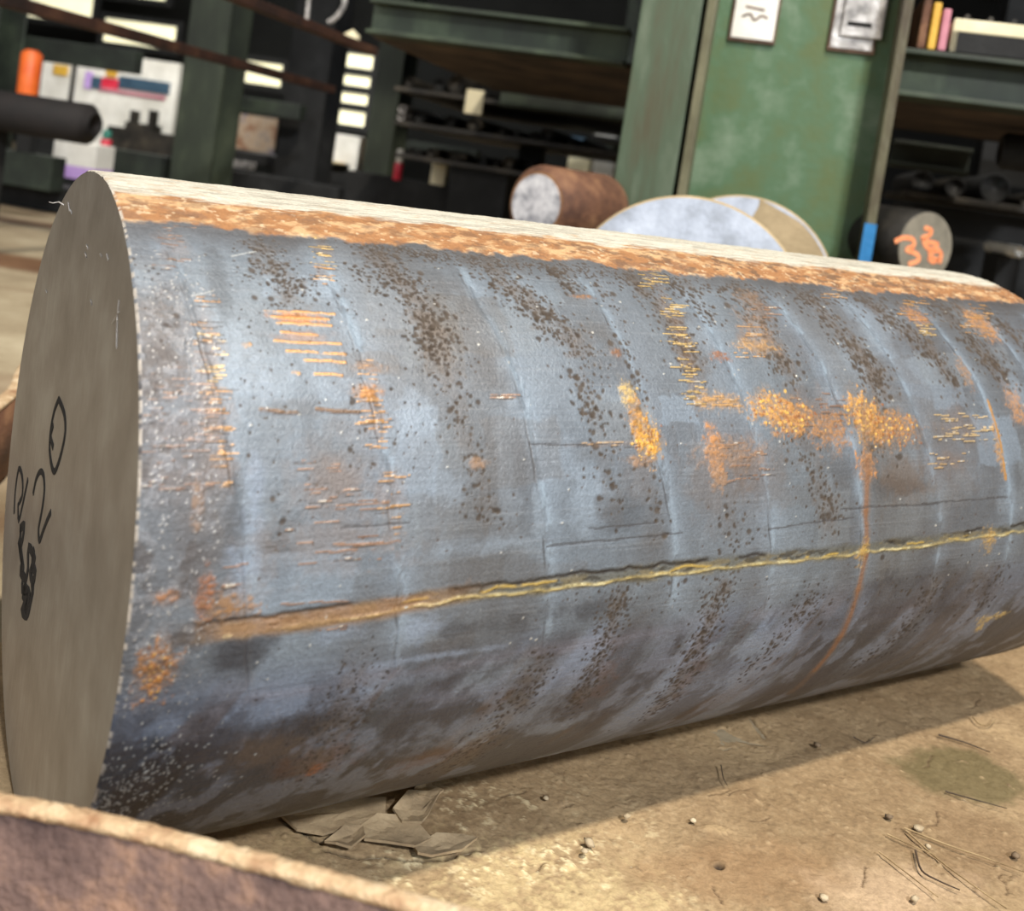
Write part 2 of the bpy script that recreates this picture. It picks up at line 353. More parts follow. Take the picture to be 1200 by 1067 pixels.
# length samples follow the distance from the camera
ts = [0.]
while ts[-1] < LB:
    ts.append(ts[-1] + .00062 * (1 + 1.15 * ts[-1]) * 1.12)
ts = np.array(ts[:-1] + [LB]); 
ph = np.concatenate([np.linspace(-56, 100, 640, endpoint=False), np.linspace(100, 304, 40, endpoint=False)])
vcoord = RB * np.radians(ph)
B = Paint(ts, vcoord, (108, 115, 122)); U, V = B.U, B.V; PH = np.degrees(V / RB)
D = lambda deg: RB * math.radians(deg)
big = fbm(U * 7, V * 5, 1, 4); mid_ = fbm(U * 26, V * 9, 2, 5, .55); swirl = fbm(U * 30 + 3 * mid_, V * 30, 4, 5, .6); fine = fbm(U * 260, V * 260, 6, 3, .6)
grain = fbm(U * 14, V * 900, 9, 2, .6); vg = fbm(U * 420, V * 30, 10, 3)
B.mix(sst(.42, .66, big) * .55, (88, 90, 95)); B.mix(sst(.5, .7, 1 - big) * .5, (128, 138, 150))
B.mix(sst(.52, .72, mid_) * .45, (140, 150, 160)); B.mix(sst(.55, .75, 1 - mid_) * .45, (84, 84, 86))
B.mix(sst(.55, .8, swirl) * .4, (150, 162, 172)); B.mix(sst(.6, .8, 1 - swirl) * .3, (104, 96, 88))
B.mix(sst(.6, .9, grain) * .30, (156, 160, 164), .00008); B.mix(sst(.6, .9, 1 - grain) * .25, (80, 80, 80), -.0001); B.mix(sst(.6, .8, fine) * .2, (82, 76, 72))
B.g[:] = .50 + .12 * (swirl - .5)
# helical forging rings
ringt = [.053, .158, .276, .394, .505, .623, .735, .855, .965, 1.065]
wob = (fbm(U * 3, V * 14, 21, 4) - .5) * .014
tones = [(112, 108, 108), (124, 134, 142), (108, 106, 104), (118, 128, 138), (112, 118, 124), (122, 130, 136), (112, 108, 102), (116, 118, 122), (104, 104, 104), (110, 112, 116), (108, 112, 116)]
for i, t0 in enumerate(ringt):
    tc_ = t0 + (25 - PH) * .00072 + (fbm(V * 9 + 5 * i, V * 0 + i, 33, 3) - .5) * .010 + (fbm(V * 60 + 5 * i, V * 0 + i, 36, 3) - .5) * .003
    x = U - tc_; act = sst(-22, 2, PH) * (1 - sst(54, 66, PH))
    step = sst(-.0015, .0015, x) * (1 - sst(.06, .118, x)); B.mix(step * act * .42, tones[i + 1])
    w = .0026 + .0045 * fbm(V * 22 + i * 9, U * 0 + i, 40, 3)
    cloud = fbm(V * 70 + i * 3, U * 110, 44, 4, .6)
    pale = np.exp(-((x - .002) / w) ** 2) * act * sst(.36, .56, cloud)
    B.mix(pale * (.85 if i else .45), (160, 176, 190), .0005)
    halo = np.exp(-((x - .004) / (w * 2.6)) ** 2) * act; B.mix(halo * (.4 if i else .2), (140, 154, 168))
    side = np.exp(-((x + .022) / .022) ** 2) * act * sst(.35, .65, fbm(V * 25 + i, U * 20, 45, 4)); B.mix(side * .40, (94, 88, 84))
    B.mix(np.exp(-((x + .0026) / .0009) ** 2) * act * .75 * sst(.40, .58, fbm(V * 30 + i, U * 0, 48, 2)), (60, 54, 50), -.0007)
    B.h += -.0006 * np.tanh(x / .002) * act * np.exp(-(x / .03) ** 2)
# lower flank: dark with bluish diagonal swathes, brown smears
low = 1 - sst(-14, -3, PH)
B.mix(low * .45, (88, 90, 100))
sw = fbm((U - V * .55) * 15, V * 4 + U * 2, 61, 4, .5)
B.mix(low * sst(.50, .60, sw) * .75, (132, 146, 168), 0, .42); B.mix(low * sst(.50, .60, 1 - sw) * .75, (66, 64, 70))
sw2 = fbm((U - V * .6) * 22 + 7, V * 6, 63, 5, .6)
B.mix(low * sst(.54, .64, sw2) * .6, (96, 76, 62))
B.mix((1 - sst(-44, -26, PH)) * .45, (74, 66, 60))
B.mix(np.exp(-((PH + 10.8 - fbm(U * 12, U * 0, 65, 3) * 1.5) / 1.5) ** 2) * .5 * sst(.3, .6, fbm(U * 18, V * 60, 66, 3)) * (1 - sst(.35, .7, U)), (150, 148, 160))
B.mix(np.exp(-((PH + 17.5 - 4 * U) / 2.4) ** 2) * .35 * sst(.35, .6, fbm(U * 30, V * 80, 67, 3)), (138, 140, 156))
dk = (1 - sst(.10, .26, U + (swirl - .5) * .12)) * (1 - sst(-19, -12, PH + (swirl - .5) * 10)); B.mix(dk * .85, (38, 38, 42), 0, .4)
# smoky patches
def SB(x, y): t, p = surf(x, y); return t, D(p)
def sc(t): return (1 + 1.15 * t) * .00062      # metres per photograph pixel there
def bp_(x, y, rx, ry, c, k=.7, soft=.6, rag=.4, seed=0, h=0, g=None, rot=0, nf=90, tex=0.):
    t, v = SB(x, y); s = sc(t); ca = max(.35, math.cos(v / RB - rad(22))); B.blob(t, v, rx * s * 1.18, ry * s / ca, c, k, soft, rot, h, g, rag, seed, nf, tex)
for a in ((485, 490, 26, 34, .5), (520, 570, 36, 22, .4), (690, 585, 26, 40, .55), (660, 545, 20, 30, .3), (560, 640, 60, 12, .45), (385, 700, 40, 10, .2), (300, 700, 18, 50, .5), (345, 450, 60, 30, .25), (820, 395, 24, 26, .4), (1000, 420, 30, 30, .3),
          (1080, 430, 24, 24, .45), (1190, 460, 18, 26, .5), (910, 600, 26, 30, .35), (280, 430, 36, 60, .4), (480, 740, 30, 16, .5), (590, 790, 60, 20, .35), (880, 760, 60, 18, .35), (1060, 700, 50, 10, .3), (210, 235, 36, 14, .3), (200, 290, 22, 14, .35)):
    bp_(a[0], a[1], a[2], a[3], (150, 163, 176), a[4], .8, .5, int(a[0]), 0, .42)
for a in ((255, 320, 14, 70, .45), (275, 620, 16, 60, .6), (330, 640, 20, 50, .55), (270, 770, 30, 30, .55), (730, 600, 34, 26, .5), (1055, 570, 50, 12, .6), (1000, 545, 40, 20, .35), (1140, 600, 60, 26, .3), (200, 430, 24, 50, .4), (700, 720, 40, 12, .3), (1100, 670, 44, 12, .5),
          (950, 700, 40, 14, .35), (300, 760, 20, 26, .45), (360, 470, 14, 60, .3), (130, 880, 30, 50, .4), (400, 850, 80, 22, .35)):
    bp_(a[0], a[1], a[2], a[3], (72, 72, 74), a[4], .8, .5, int(a[0]) + 3)
for a in ((1060, 560, 50, 26, .5), (900, 560, 40, 40, .3), (840, 560, 40, 60, .35), (390, 560, 50, 80, .25), (310, 880, 60, 26, .5), (370, 895, 24, 18, .5), (1110, 540, 50, 60, .3), (750, 560, 22, 30, .3), (520, 880, 60, 16, .3), (230, 590, 30, 100, .2)):
    bp_(a[0], a[1], a[2], a[3], (112, 92, 74), a[4], .8, .5, int(a[0]) + 7)
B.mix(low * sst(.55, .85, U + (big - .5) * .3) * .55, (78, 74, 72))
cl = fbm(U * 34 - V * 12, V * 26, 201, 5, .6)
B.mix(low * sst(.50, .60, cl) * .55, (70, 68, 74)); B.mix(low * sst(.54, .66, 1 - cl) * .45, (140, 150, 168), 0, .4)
for a in ((270, 770, 34, 26, .6), (320, 745, 20, 16, .5), (560, 735, 60, 12, .45), (690, 712, 50, 12, .55), (330, 850, 60, 14, .6), (1050, 682, 44, 12, .6), (960, 735, 40, 22, .45), (1120, 700, 60, 20, .5), (600, 800, 26, 12, .3), (225, 830, 50, 18, .45), (780, 740, 40, 16, .35)):
    bp_(a[0], a[1], a[2], a[3], (58, 56, 60), a[4], .9, .9, int(a[0]) + 31, 0, None, 0, 60)
for a in ((490, 738, 26, 16, .6), (460, 800, 60, 10, .4), (560, 850, 90, 26, .4), (790, 800, 60, 18, .45), (650, 850, 50, 12, .4), (470, 775, 110, 4, .5), (400, 740, 30, 14, .35), (880, 790, 40, 12, .4), (285, 660, 16, 50, .5), (300, 590, 10, 70, .35)):
    bp_(a[0], a[1], a[2], a[3], (150, 163, 182), a[4], .9, .8, int(a[0]) + 37, 0, .4, 0, 80)
for a in ((380, 890, 40, 22, .5), (340, 900, 20, 14, .5), (500, 890, 50, 12, .4), (700, 800, 20, 30, .35), (810, 790, 16, 30, .4)):
    bp_(a[0], a[1], a[2], a[3], (112, 80, 58), a[4], .9, .9, int(a[0]) + 41, 0, .7, 0, 120)
rg = np.random.default_rng(19)
for k in range(46):
    t = rg.uniform(.06, 1.05); v = D(rg.uniform(2, 58)); w_, h_ = rg.uniform(.012, .035) * (1 + .4 * t), rg.uniform(.006, .030); w = B.win(t, v, w_ * 1.3, h_ * 1.3)
    if not w: continue
    jx = (fbm(B.U[w] * 60, B.V[w] * 60, k, 4) - .5) * .014; dx = np.abs(B.U[w] - t + jx) / w_; dy = np.abs(B.V[w] - v + jx) / h_
    m_ = (1 - sst(.86, 1.0, np.maximum(dx, dy))) * rg.uniform(.15, .45); B.mix(m_, [(146, 160, 174), (98, 98, 100), (134, 140, 144), (104, 98, 92)][k % 4], 0, .44, w)
# brown pit trails
def spots(px, n, spread, c, r=(1.0, 3.2), seed=0, k=.85, al=1.5):
    rg = np.random.default_rng(seed); pts = [SB(*p) for p in px]; ss = sc(pts[0][0])
    for q0_, q1_ in zip(pts, pts[1:]):
        for f_ in (.2, .5, .8):
            B.blob(q0_[0] + (q1_[0] - q0_[0]) * f_, q0_[1] + (q1_[1] - q0_[1]) * f_, spread * 1.5 * ss, spread * 2.2 * ss, (104, 92, 82), min(.34, n / 1000), .9, 0, 0, None, .8, seed, 130)
    for _ in range(n):
        i = rg.integers(len(pts) - 1); f = rg.random(); t = pts[i][0] + (pts[i + 1][0] - pts[i][0]) * f; v = pts[i][1] + (pts[i + 1][1] - pts[i][1]) * f
        s = sc(t); t += rg.normal() * spread * s; v += rg.normal() * spread * s * .8
        q = rg.uniform(*r) * s * (1 if rg.random() > .12 else 1.7); j = rg.uniform(-14, 10)
        cc = s2l(np.array(c) + j).astype(np.float32)
        B.blob(t, v, q * rg.uniform(.8, al), q * rg.uniform(.8, 1.3), cc, k, .6, rg.uniform(-.9, .9), -.00035, .8)
BR = (74, 62, 50)
trails = [([(300, 285), (325, 320), (350, 355)], 260, 16), ([(430, 290), (470, 330), (505, 385), (515, 420)], 520, 16), ([(520, 430), (535, 470), (545, 520), (560, 560), (575, 610)], 130, 9), ([(415, 310), (440, 340)], 40, 7),
          ([(560, 300), (600, 340), (640, 370), (690, 415)], 420, 14), ([(640, 310), (670, 340)], 120, 9), ([(675, 430), (690, 470), (700, 500)], 90, 9), ([(690, 320), (720, 370), (730, 410), (760, 470)], 60, 7), ([(735, 320), (765, 350), (800, 400), (815, 430)], 240, 13), ([(780, 325), (840, 380)], 120, 9),
          ([(860, 330), (890, 370), (905, 410), (930, 440)], 240, 12), ([(930, 335), (985, 390), (1020, 430), (1030, 455)], 330, 12), ([(1000, 340), (1050, 380), (1090, 410), (1120, 450)], 280, 11), ([(1090, 350), (1140, 400), (1180, 450)], 260, 11), ([(1160, 370), (1195, 400)], 90, 9),
          ([(930, 480), (950, 540), (970, 590), (975, 620)], 150, 12), ([(700, 520), (715, 570), (725, 600)], 50, 12), ([(740, 410), (745, 500), (760, 560), (775, 640)], 60, 6), ([(860, 600), (860, 640)], 40, 12), ([(1010, 480), (1040, 540)], 50, 12),
          ([(850, 680), (830, 730), (800, 790), (760, 840)], 420, 10), ([(730, 690), (705, 760), (670, 830)], 330, 9), ([(960, 690), (920, 740), (860, 800)], 160, 10), ([(640, 770), (590, 840), (520, 900)], 260, 14), ([(1100, 680), (1060, 740), (1000, 780)], 140, 10), ([(420, 770), (400, 850), (350, 910)], 220, 18), ([(1180, 660), (1140, 720)], 60, 10),
          ([(480, 460), (470, 560)], 24, 20), ([(400, 330), (410, 460), (420, 560)], 40, 9), ([(170, 300), (200, 420)], 60, 12), ([(300, 340), (310, 500), (330, 640)], 50, 20), ([(640, 690), (800, 690), (1000, 700), (1180, 670)], 90, 18), ([(500, 300), (700, 320), (900, 345), (1180, 370)], 700, 9), ([(420, 290), (520, 300)], 200, 9)]
rg = np.random.default_rng(3)
for _ in range(500):
    t = rg.uniform(.05, 1.08); v = D(rg.uniform(-40, 63)); q = rg.uniform(.0005, .0013) * (1 + .6 * t); B.blob(t, v, q * 1.3, q, (84, 70, 60), .8, .6, rg.uniform(-1, 1), -.0003, .8)
for i, (p, n_, s_) in enumerate(trails): spots(p, int(n_ * 1.1), s_, BR, (.8, 2.6) if i < 20 else (.7, 2.1), 100 + i)
# rust bands: orange strip and pale crown, dust plus painted glare
e1 = 64.6 + (fbm(U * 26, U * 0, 71, 4) - .5) * 4.5; e2 = 75.0 + (fbm(U * 18, U * 0 + 3, 72, 4) - .5) * 3.2
B.mix(sst(-9, 0, PH - e1) * (1 - sst(0, 1.2, PH - e1)) * .55, (84, 76, 70))
orm = sst(-.5, .7, PH - e1 + (fbm(U * 120, V * 120, 73, 3) - .5) * 2.2)
on = fbm(U * 60 - V * 40, V * 110, 74, 5, .65)
oc = s2l((158, 112, 72)).astype(np.float32) + (s2l((196, 160, 118)) - s2l((158, 112, 72))).astype(np.float32) * sst(.45, .7, on)[..., None]
oc = oc + (s2l((108, 82, 62)).astype(np.float32) - oc) * (sst(.5, .68, fbm(U * 80, V * 140, 75, 4, .6)) * (.45 + .4 * sst(.15, .6, U)))[..., None]
B.mix(orm, oc, 0, .75); B.h += orm * (on - .5) * .0016
B.mix(orm * sst(.70, .78, fbm(U * 160, V * 220, 76, 3)) * .6, (214, 190, 156), .0003)
B.mix(orm * sst(.56, .7, fbm(U * 40 + V * 30, V * 90, 176, 4, .6)) * .45, (120, 92, 74))
wm = sst(-.4, 1.6, PH - e2 + (fbm(U * 50, V * 330, 77, 3, .6) - .5) * 4.5)
B.mix(wm, (208, 203, 187), .0002, .62); wn = fbm(U * 24, V * 500, 78, 4, .6)
B.mix(wm * sst(.50, .66, wn) * .65, (150, 142, 128)); B.mix(wm * sst(.62, .8, fbm(U * 60, V * 200, 79, 4)) * .5, (176, 140, 100))
# chatter marks: short orange dashes along the bar
OR = (204, 154, 94); YE = (214, 180, 112); RU = (160, 124, 98)
def dashes(x, y, w, h, n, c, seed, L=(5, 24), k=.85, th=.72):
    rg = np.random.default_rng(seed); n = int(n * 1.6)
    bp_(x, y, w * .7, h * .6, (138, 112, 92), .28, .9, .7, seed)
    for _ in range(n):
        xx = x + rg.uniform(-w, w) / 2; yy = y + rg.uniform(-h, h) / 2; t, v = SB(xx, yy); s = sc(t); l = rg.uniform(*L) * s
        pts = [(t - l / 2, v), (t + l / 2, v)]
        q = th * s * rg.uniform(.6, 1.3); sd = int(rg.integers(50))
        B.line([(t - l * .6, v - q * 1.3), (t + l * .6, v - q * 1.3)], q, (74, 66, 60), .6, -.0002, None, .002, sd, .36)
        B.line(pts, q, tuple(np.array(c) + rg.uniform(-24, 20)), k, .0003, .3, .002, sd, .36)
        if rg.random() < .35: B.line([(t - l * .2, v + q * .3), (t + l * .2, v + q * .3)], q * .6, (222, 212, 196), .9, .0003, .15, .002, sd, .42)  # pale core painted as a glint on some dashes
for a in ((205, 290, 26, 60, 16, RU), (240, 375, 20, 60, 14, OR), (252, 420, 20, 60, 14, YE), (255, 480, 26, 60, 22, OR), (262, 540, 18, 60, 16, OR), (190, 450, 46, 40, 12, RU), (205, 505, 80, 60, 20, RU), (210, 560, 90, 40, 10, RU), (378, 295, 16, 34, 12, YE), (378, 320, 12, 30, 6, OR),
          (432, 460, 18, 80, 18, OR), (445, 500, 14, 50, 12, OR), (395, 570, 80, 60, 18, RU), (460, 590, 24, 80, 12, OR), (380, 640, 130, 60, 12, RU), (765, 325, 22, 26, 12, YE), (790, 370, 16, 60, 14, YE), (805, 420, 14, 50, 16, YE), (815, 460, 14, 30, 10, YE), (845, 470, 50, 14, 10, OR),
          (895, 365, 26, 20, 10, RU), (880, 400, 30, 40, 12, OR), (975, 345, 20, 10, 6, OR), (1070, 365, 24, 26, 16, OR), (1085, 385, 18, 16, 8, YE), (1145, 375, 26, 40, 18, OR), (1130, 500, 60, 36, 22, (220, 190, 140)), (1110, 540, 40, 20, 8, (214, 180, 130)), (590, 465, 26, 6, 5, RU),
          (720, 520, 90, 6, 8, (190, 160, 124)), (265, 700, 60, 30, 8, RU), (360, 735, 120, 14, 8, RU), (240, 460, 20, 140, 20, RU), (870, 540, 60, 50, 18, RU), (960, 480, 60, 40, 14, RU)):
    dashes(*a[:6], int(a[0] * 7 + a[1]))
for y, x0, x1 in ((365, 310, 392), (372, 318, 385), (379, 325, 388), (400, 322, 398), (412, 335, 404), (422, 345, 404), (437, 342, 400), (390, 330, 372), (481, 305, 350), (480, 372, 420)):
    p0, p1 = SB(x0, y - 1), SB(x1, y + 3); B.line([p0, p1], .0014 if y < 470 else .0018, OR if y < 470 else (112, 84, 58), .95, .0006, .35, .0022, y, .3)
bp_(350, 372, 34, 8, (198, 130, 66), .75, .6, .7, 3); bp_(355, 395, 34, 8, (186, 130, 84), .35, .8, .7, 4)
for y, x0, x1 in ((645, 370, 460), (637, 395, 470), (658, 350, 430), (590, 395, 470), (705, 330, 470), (663, 255, 290)):
    B.line([SB(x0, y + 2), SB(x1, y - 3)], .0009, RU, .85, .0005, .3, .002, y, .38)
# orange patches
for (x, y, rx, ry, c, k) in ((182, 785, 17, 30, (214, 134, 44), .95), (196, 700, 14, 8, (196, 124, 62), .9), (240, 700, 8, 24, (196, 112, 56), .9), (232, 590, 6, 26, RU, .8), (735, 460, 9, 14, YE, .95), (745, 490, 8, 20, (206, 140, 60), .8), (759, 512, 14, 22, (226, 160, 56), .97), (750, 540, 14, 6, RU, .8),
                         (905, 478, 26, 16, (204, 146, 74), .9), (930, 492, 24, 18, (196, 136, 72), .85), (975, 505, 24, 18, (180, 122, 68), .7), (1012, 486, 20, 22, (212, 150, 70), .92), (1045, 502, 34, 16, (188, 128, 66), .85), (1015, 545, 12, 14, (200, 132, 70), .9), (845, 470, 30, 10, OR, .5), (838, 530, 10, 28, (206, 136, 72), .85),
                         (860, 530, 44, 14, RU, .45), (842, 560, 8, 14, RU, .8), (885, 405, 22, 8, OR, .7), (885, 385, 20, 26, RU, .35), (880, 350, 18, 12, RU, .35), (1075, 372, 14, 10, (200, 130, 72), .6), (1150, 380, 16, 18, (206, 140, 80), .65), (1190, 475, 12, 18, (206, 140, 80), .6), (1130, 435, 8, 18, RU, .7),
                         (370, 900, 9, 6, (160, 92, 50), .8), (845, 418, 10, 6, (150, 92, 58), .9), (683, 348, 14, 3, (150, 100, 60), .9), (723, 413, 6, 6, (130, 84, 56), .9), (1155, 725, 16, 4, YE, .8), (1148, 735, 5, 5, YE, .9), (1172, 720, 10, 3, YE, .8), (290, 404, 5, 3, OR, .95), (560, 543, 10, 6, RU, .6), (545, 690, 30, 8, RU, .2), (190, 400, 30, 60, (120, 96, 80), .3),
                         (435, 430, 20, 6, RU, .5), (432, 458, 14, 9, (196, 130, 66), .8), (265, 715, 26, 14, (178, 122, 62), .6), (1170, 520, 6, 24, (200, 140, 60), .6)):
    c = tuple(np.array(c) * .84 + np.array((24, 22, 16))); bp_(x, y, rx * 1.25, ry * 1.25, tuple(np.array(c) * .75 + 20), k * .4, .9, .6, int(x), 0); bp_(x, y, rx * 1.05, ry * 1.05, c, k, .5, .9, int(x + y), .0007, .6, 0, 200, .75)
for (x, y, rx, ry) in ((182, 785, 17, 30), (759, 512, 14, 22), (905, 478, 26, 16), (930, 492, 24, 18), (1012, 486, 20, 22), (1045, 502, 34, 16)):
    rg = np.random.default_rng(x)
    for _ in range(60):
        xx = x + rg.normal() * rx * .55; yy = y + rg.normal() * ry * .55; t, v = SB(xx, yy); q = sc(t) * rg.uniform(.8, 2)
        B.blob(t, v, q * 1.3, q, (150, 92, 46) if rg.random() < .6 else (240, 190, 90), .7, .6, 0, .0004)
# hanging rust run at one ring
pts = [SB(1012, 480), SB(1016, 540), SB(1015, 600), SB(1015, 650), SB(1006, 690), SB(985, 745), SB(955, 785), SB(925, 812)]
B.line(pts, .0085, (124, 100, 80), .45, 0, .7, .004, 5); B.line(pts[1:7], .0044, (138, 98, 68), .75, .0003, .7, .003, 6)
pts = [SB(1158, 470), SB(1170, 510), SB(1178, 560)]; B.line(pts, .003, (196, 140, 60), .8, .0003, .5, .004, 8, .35)
# seam along the bar: dark groove over a brassy scraped line
wv = (fbm(U * 9, U * 0, 81, 3) - .5) * 1.2; start = sst(.02, .06, U)
ctr = .75 + wv - 1.2 * (1 - sst(.0, .25, U)) + .3
wd_ = 1.05 + .8 * (fbm(U * 28, U * 0, 82, 3) - .5)
sm = np.exp(-((PH - ctr - .7) / (wd_ * 1.3)) ** 4) * start
B.mix(sm * .65, (100, 96, 78), -.0004, .6); B.mix(sm * sst(.5, .62, fbm(U * 60, V * 200, 188, 4, .6)) * .6, (132, 118, 84)); B.mix(sm * sst(.52, .62, fbm(U * 70, V * 220, 189, 4, .6)) * .7, (58, 52, 44), -.0004)
B.mix(np.exp(-((PH - ctr - 1.9 - (fbm(U * 60, U * 0, 83, 3) - .5) * 1.5) / .35) ** 2) * start * sst(.46, .56, fbm(U * 26, U * 0, 84, 3)) * .9, (44, 36, 30), -.0009)
y1 = np.exp(-((PH - ctr - (fbm(U * 50, U * 0, 85, 3) - .5) * .9) / .27) ** 2) * start
B.mix(y1 * (.55 + .45 * sst(.4, .6, fbm(U * 90, V * 90, 86, 3))) * sst(.05, .16, U), (196, 176, 118), .0010, .28)
B.mix(y1 * sst(.56, .66, fbm(U * 120, V * 300, 87, 3)) * .8, (232, 220, 170), .0003, .2)  # pale flecks paint highlights onto the brassy line
y2 = np.exp(-((PH - ctr - .85 - (fbm(U * 40, U * 0, 88, 3) - .5) * 1.6) / .22) ** 2) * start
B.mix(y2 * sst(.5, .6, fbm(U * 45, V * 70, 89, 3)) * .9, (200, 168, 84), .0006, .3)
B.mix(sm * (1 - sst(.16, .26, U)) * .6, (176, 132, 92), 0, .5)
for x, y in ((1013, 640), (1010, 652), (1158, 628), (1160, 636)): bp_(x, y, 9, 9, (196, 158, 90), .7, .6, .9, x, .0006, .3, 0, 200, .8)
# salty mottling beside the sawn end, and the speckled black corner
le = (1 - sst(.025, .06, U + (mid_ - .5) * .03)) * sst(-14, 0, PH) * (1 - sst(40, 60, PH))
B.mix(le * sst(.54, .64, fbm(U * 190, V * 190, 91, 4, .65)) * .6, (146, 148, 152), .0003, .35)
B.mix(le * .35, (92, 90, 92)); B.mix(le * sst(.54, .66, fbm(U * 60, V * 60, 92, 5, .6)) * .6, (76, 68, 64), -.0003)
rg = np.random.default_rng(77)
for _ in range(420):
    t = abs(rg.normal()) * .03 + .002; v = D(rg.normal() * 6 - 26); q = rg.uniform(.0004, .0012)
    B.blob(t, v, q * 1.2, q, (176, 178, 176), .9, .6, rg.uniform(0, 3), .0004, .35)
for _ in range(380):
    t = rg.uniform(.003, .05); v = D(rg.uniform(-12, 58)); q = rg.uniform(.0003, .0011); B.blob(t, v, q * 1.4, q, (178, 176, 172), .75, .6, rg.uniform(-1, 1), .0005, .25)
for _ in range(130):                                    # polished nicks, lamp glints painted on as pale specks
    t = rg.uniform(.04, 1.05); v = D(rg.uniform(-8, 60)); q = rg.uniform(.0004, .0009) * (1 + t); B.blob(t, v, q * 1.6, q, (200, 198, 190), .9, .6, 0, .0005, .15)
for (x0, y0, x1, y1_) in ((272, 300, 300, 294), (225, 346, 250, 340), (1080, 590, 1180, 582), (985, 596, 1100, 590), (640, 640, 800, 624), (400, 618, 480, 612), (690, 620, 770, 612), (620, 520, 690, 522), (900, 620, 1000, 606)):
    B.line([SB(x0, y0), SB(x1, y1_)], .0010, (70, 66, 66) if x0 > 300 else (176, 178, 176), .7, -.0003, None, .002, x0)
# bright burr around the sawn rim
B.mix((1 - sst(.0008, .0022, U)) * sst(.35, .6, fbm(V * 300, U * 0, 93, 2)) * .9, (196, 186, 172), .0003, .35)
B.h += (fine - .5) * .0003 + (grain - .5) * .00025 + (mid_ - .5) * .0008
B.col *= (.80 + .14 * orm)[..., None]
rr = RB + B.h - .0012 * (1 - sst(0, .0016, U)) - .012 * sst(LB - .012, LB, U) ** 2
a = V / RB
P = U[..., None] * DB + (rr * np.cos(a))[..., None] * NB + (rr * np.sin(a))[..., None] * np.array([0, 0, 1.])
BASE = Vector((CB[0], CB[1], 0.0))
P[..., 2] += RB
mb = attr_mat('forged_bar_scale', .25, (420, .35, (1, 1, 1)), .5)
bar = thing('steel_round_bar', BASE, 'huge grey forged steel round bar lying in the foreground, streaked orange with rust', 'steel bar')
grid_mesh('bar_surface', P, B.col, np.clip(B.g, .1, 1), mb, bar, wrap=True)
# sawn end face
m, nt, b = nodes('sawn_end'); tc = N(nt, 'ShaderNodeTexCoord'); mp = N(nt, 'ShaderNodeMapping'); mp.inputs['Rotation'].default_value = (rad(4), 0, -math.atan2(DB[1], DB[0])); mp.inputs['Scale'].default_value = (1, 1, 1)
nt.links.new(tc.outputs['Object'], mp.inputs[0])
mp2 = N(nt, 'ShaderNodeMapping'); mp2.inputs['Scale'].default_value = (1, 420, 9); nt.links.new(mp.outputs[0], mp2.inputs[0])
n1 = N(nt, 'ShaderNodeTexNoise', i_Scale=1., i_Detail=4.); nt.links.new(mp2.outputs[0], n1.inputs['Vector'])
n2 = N(nt, 'ShaderNodeTexNoise', i_Scale=14., i_Detail=6., i_Roughness=.6); nt.links.new(tc.outputs['Object'], n2.inputs['Vector'])
r2 = ramp(nt, n2.outputs['Fac'], [(.3, rgba((124, 118, 108))), (.5, rgba((140, 134, 124))), (.7, rgba((156, 152, 142)))])
r1 = ramp(nt, n1.outputs['Fac'], [(.3, (.9, .9, .9, 1)), (.7, (1.08, 1.08, 1.08, 1))])
mx = N(nt, 'ShaderNodeMix', data_type='RGBA', blend_type='MULTIPLY'); mx.inputs[0].default_value = 1
nt.links.new(r2.outputs[0], mx.inputs[6]); nt.links.new(r1.outputs[0], mx.inputs[7]); nt.links.new(mx.outputs[2], b.inputs['Base Color'])
b.inputs['Metallic'].default_value = .3; b.inputs['Roughness'].default_value = .5
bpn = N(nt, 'ShaderNodeBump', i_Strength=.12, i_Distance=.001); nt.links.new(n1.outputs['Fac'], bpn.inputs['Height']); nt.links.new(bpn.outputs[0], b.inputs['Normal'])
NS = 256
def disc_pt(t, ang, r): p = CB + DB * t + NB * (r * math.cos(ang)) + np.array([0, 0, 1.]) * (r * math.sin(ang)); return Vector(p)
for t, fl in ((0.0, 1), (LB, 0)):
    r0 = RB - (.0011 if fl else .012)
    prev = None; bm = bmesh.new()
    for r in (r0, r0 * .66, r0 * .33):
        ring = [bm.verts.new(disc_pt(t, 2 * math.pi * k / NS, r)) for k in range(NS)]
        if prev:
            for k in range(NS):
                q = (prev[k], prev[(k + 1) % NS], ring[(k + 1) % NS], ring[k]); bm.faces.new(q if fl else q[::-1])
        prev = ring
    c = bm.verts.new(disc_pt(t, 0, 0))
    for k in range(NS):
        q = (prev[k], prev[(k + 1) % NS], c); bm.faces.new(q if fl else q[::-1])
    put('sawn_end_face', bm, m, bar)
# marker writing on the end face
def facep(x, y):
    v = ray(x, y); s = ((CB - O0) @ DB) / (v @ DB); return Vector(O0 + v * s - DB * .0002)
def fz(zx, zy): return facep(zx / 2.965, 400 + zy / 2.965)      # from the enlarged crop
pen = {
 'zero': [[(205, 200), (190, 240), (178, 300), (173, 370), (180, 430), (190, 452), (203, 425), (218, 370), (228, 310), (224, 250), (205, 200)], [(186, 290), (177, 330), (186, 368)]],
 'two': [[(116, 530), (126, 480), (140, 452), (152, 465), (155, 520), (146, 590), (135, 650), (138, 692), (150, 660), (165, 620), (178, 592)]],
 'letter': [[(50, 598), (54, 520), (66, 442), (78, 470), (79, 530), (68, 560)], [(98, 478), (84, 545), (66, 622), (64, 560)]],
 'scribble': [[(70, 650), (85, 640), (76, 700), (66, 690), (78, 760), (72, 800), (90, 830), (80, 880), (96, 900), (76, 932), (95, 950), (108, 900), (116, 850), (105, 800), (122, 760), (100, 715), (98, 790), (88, 850), (104, 880), (88, 930)],
              [(74, 640), (70, 720), (82, 790), (78, 860), (98, 870), (90, 940)], [(120, 720), (112, 780), (124, 800), (110, 860)]]}
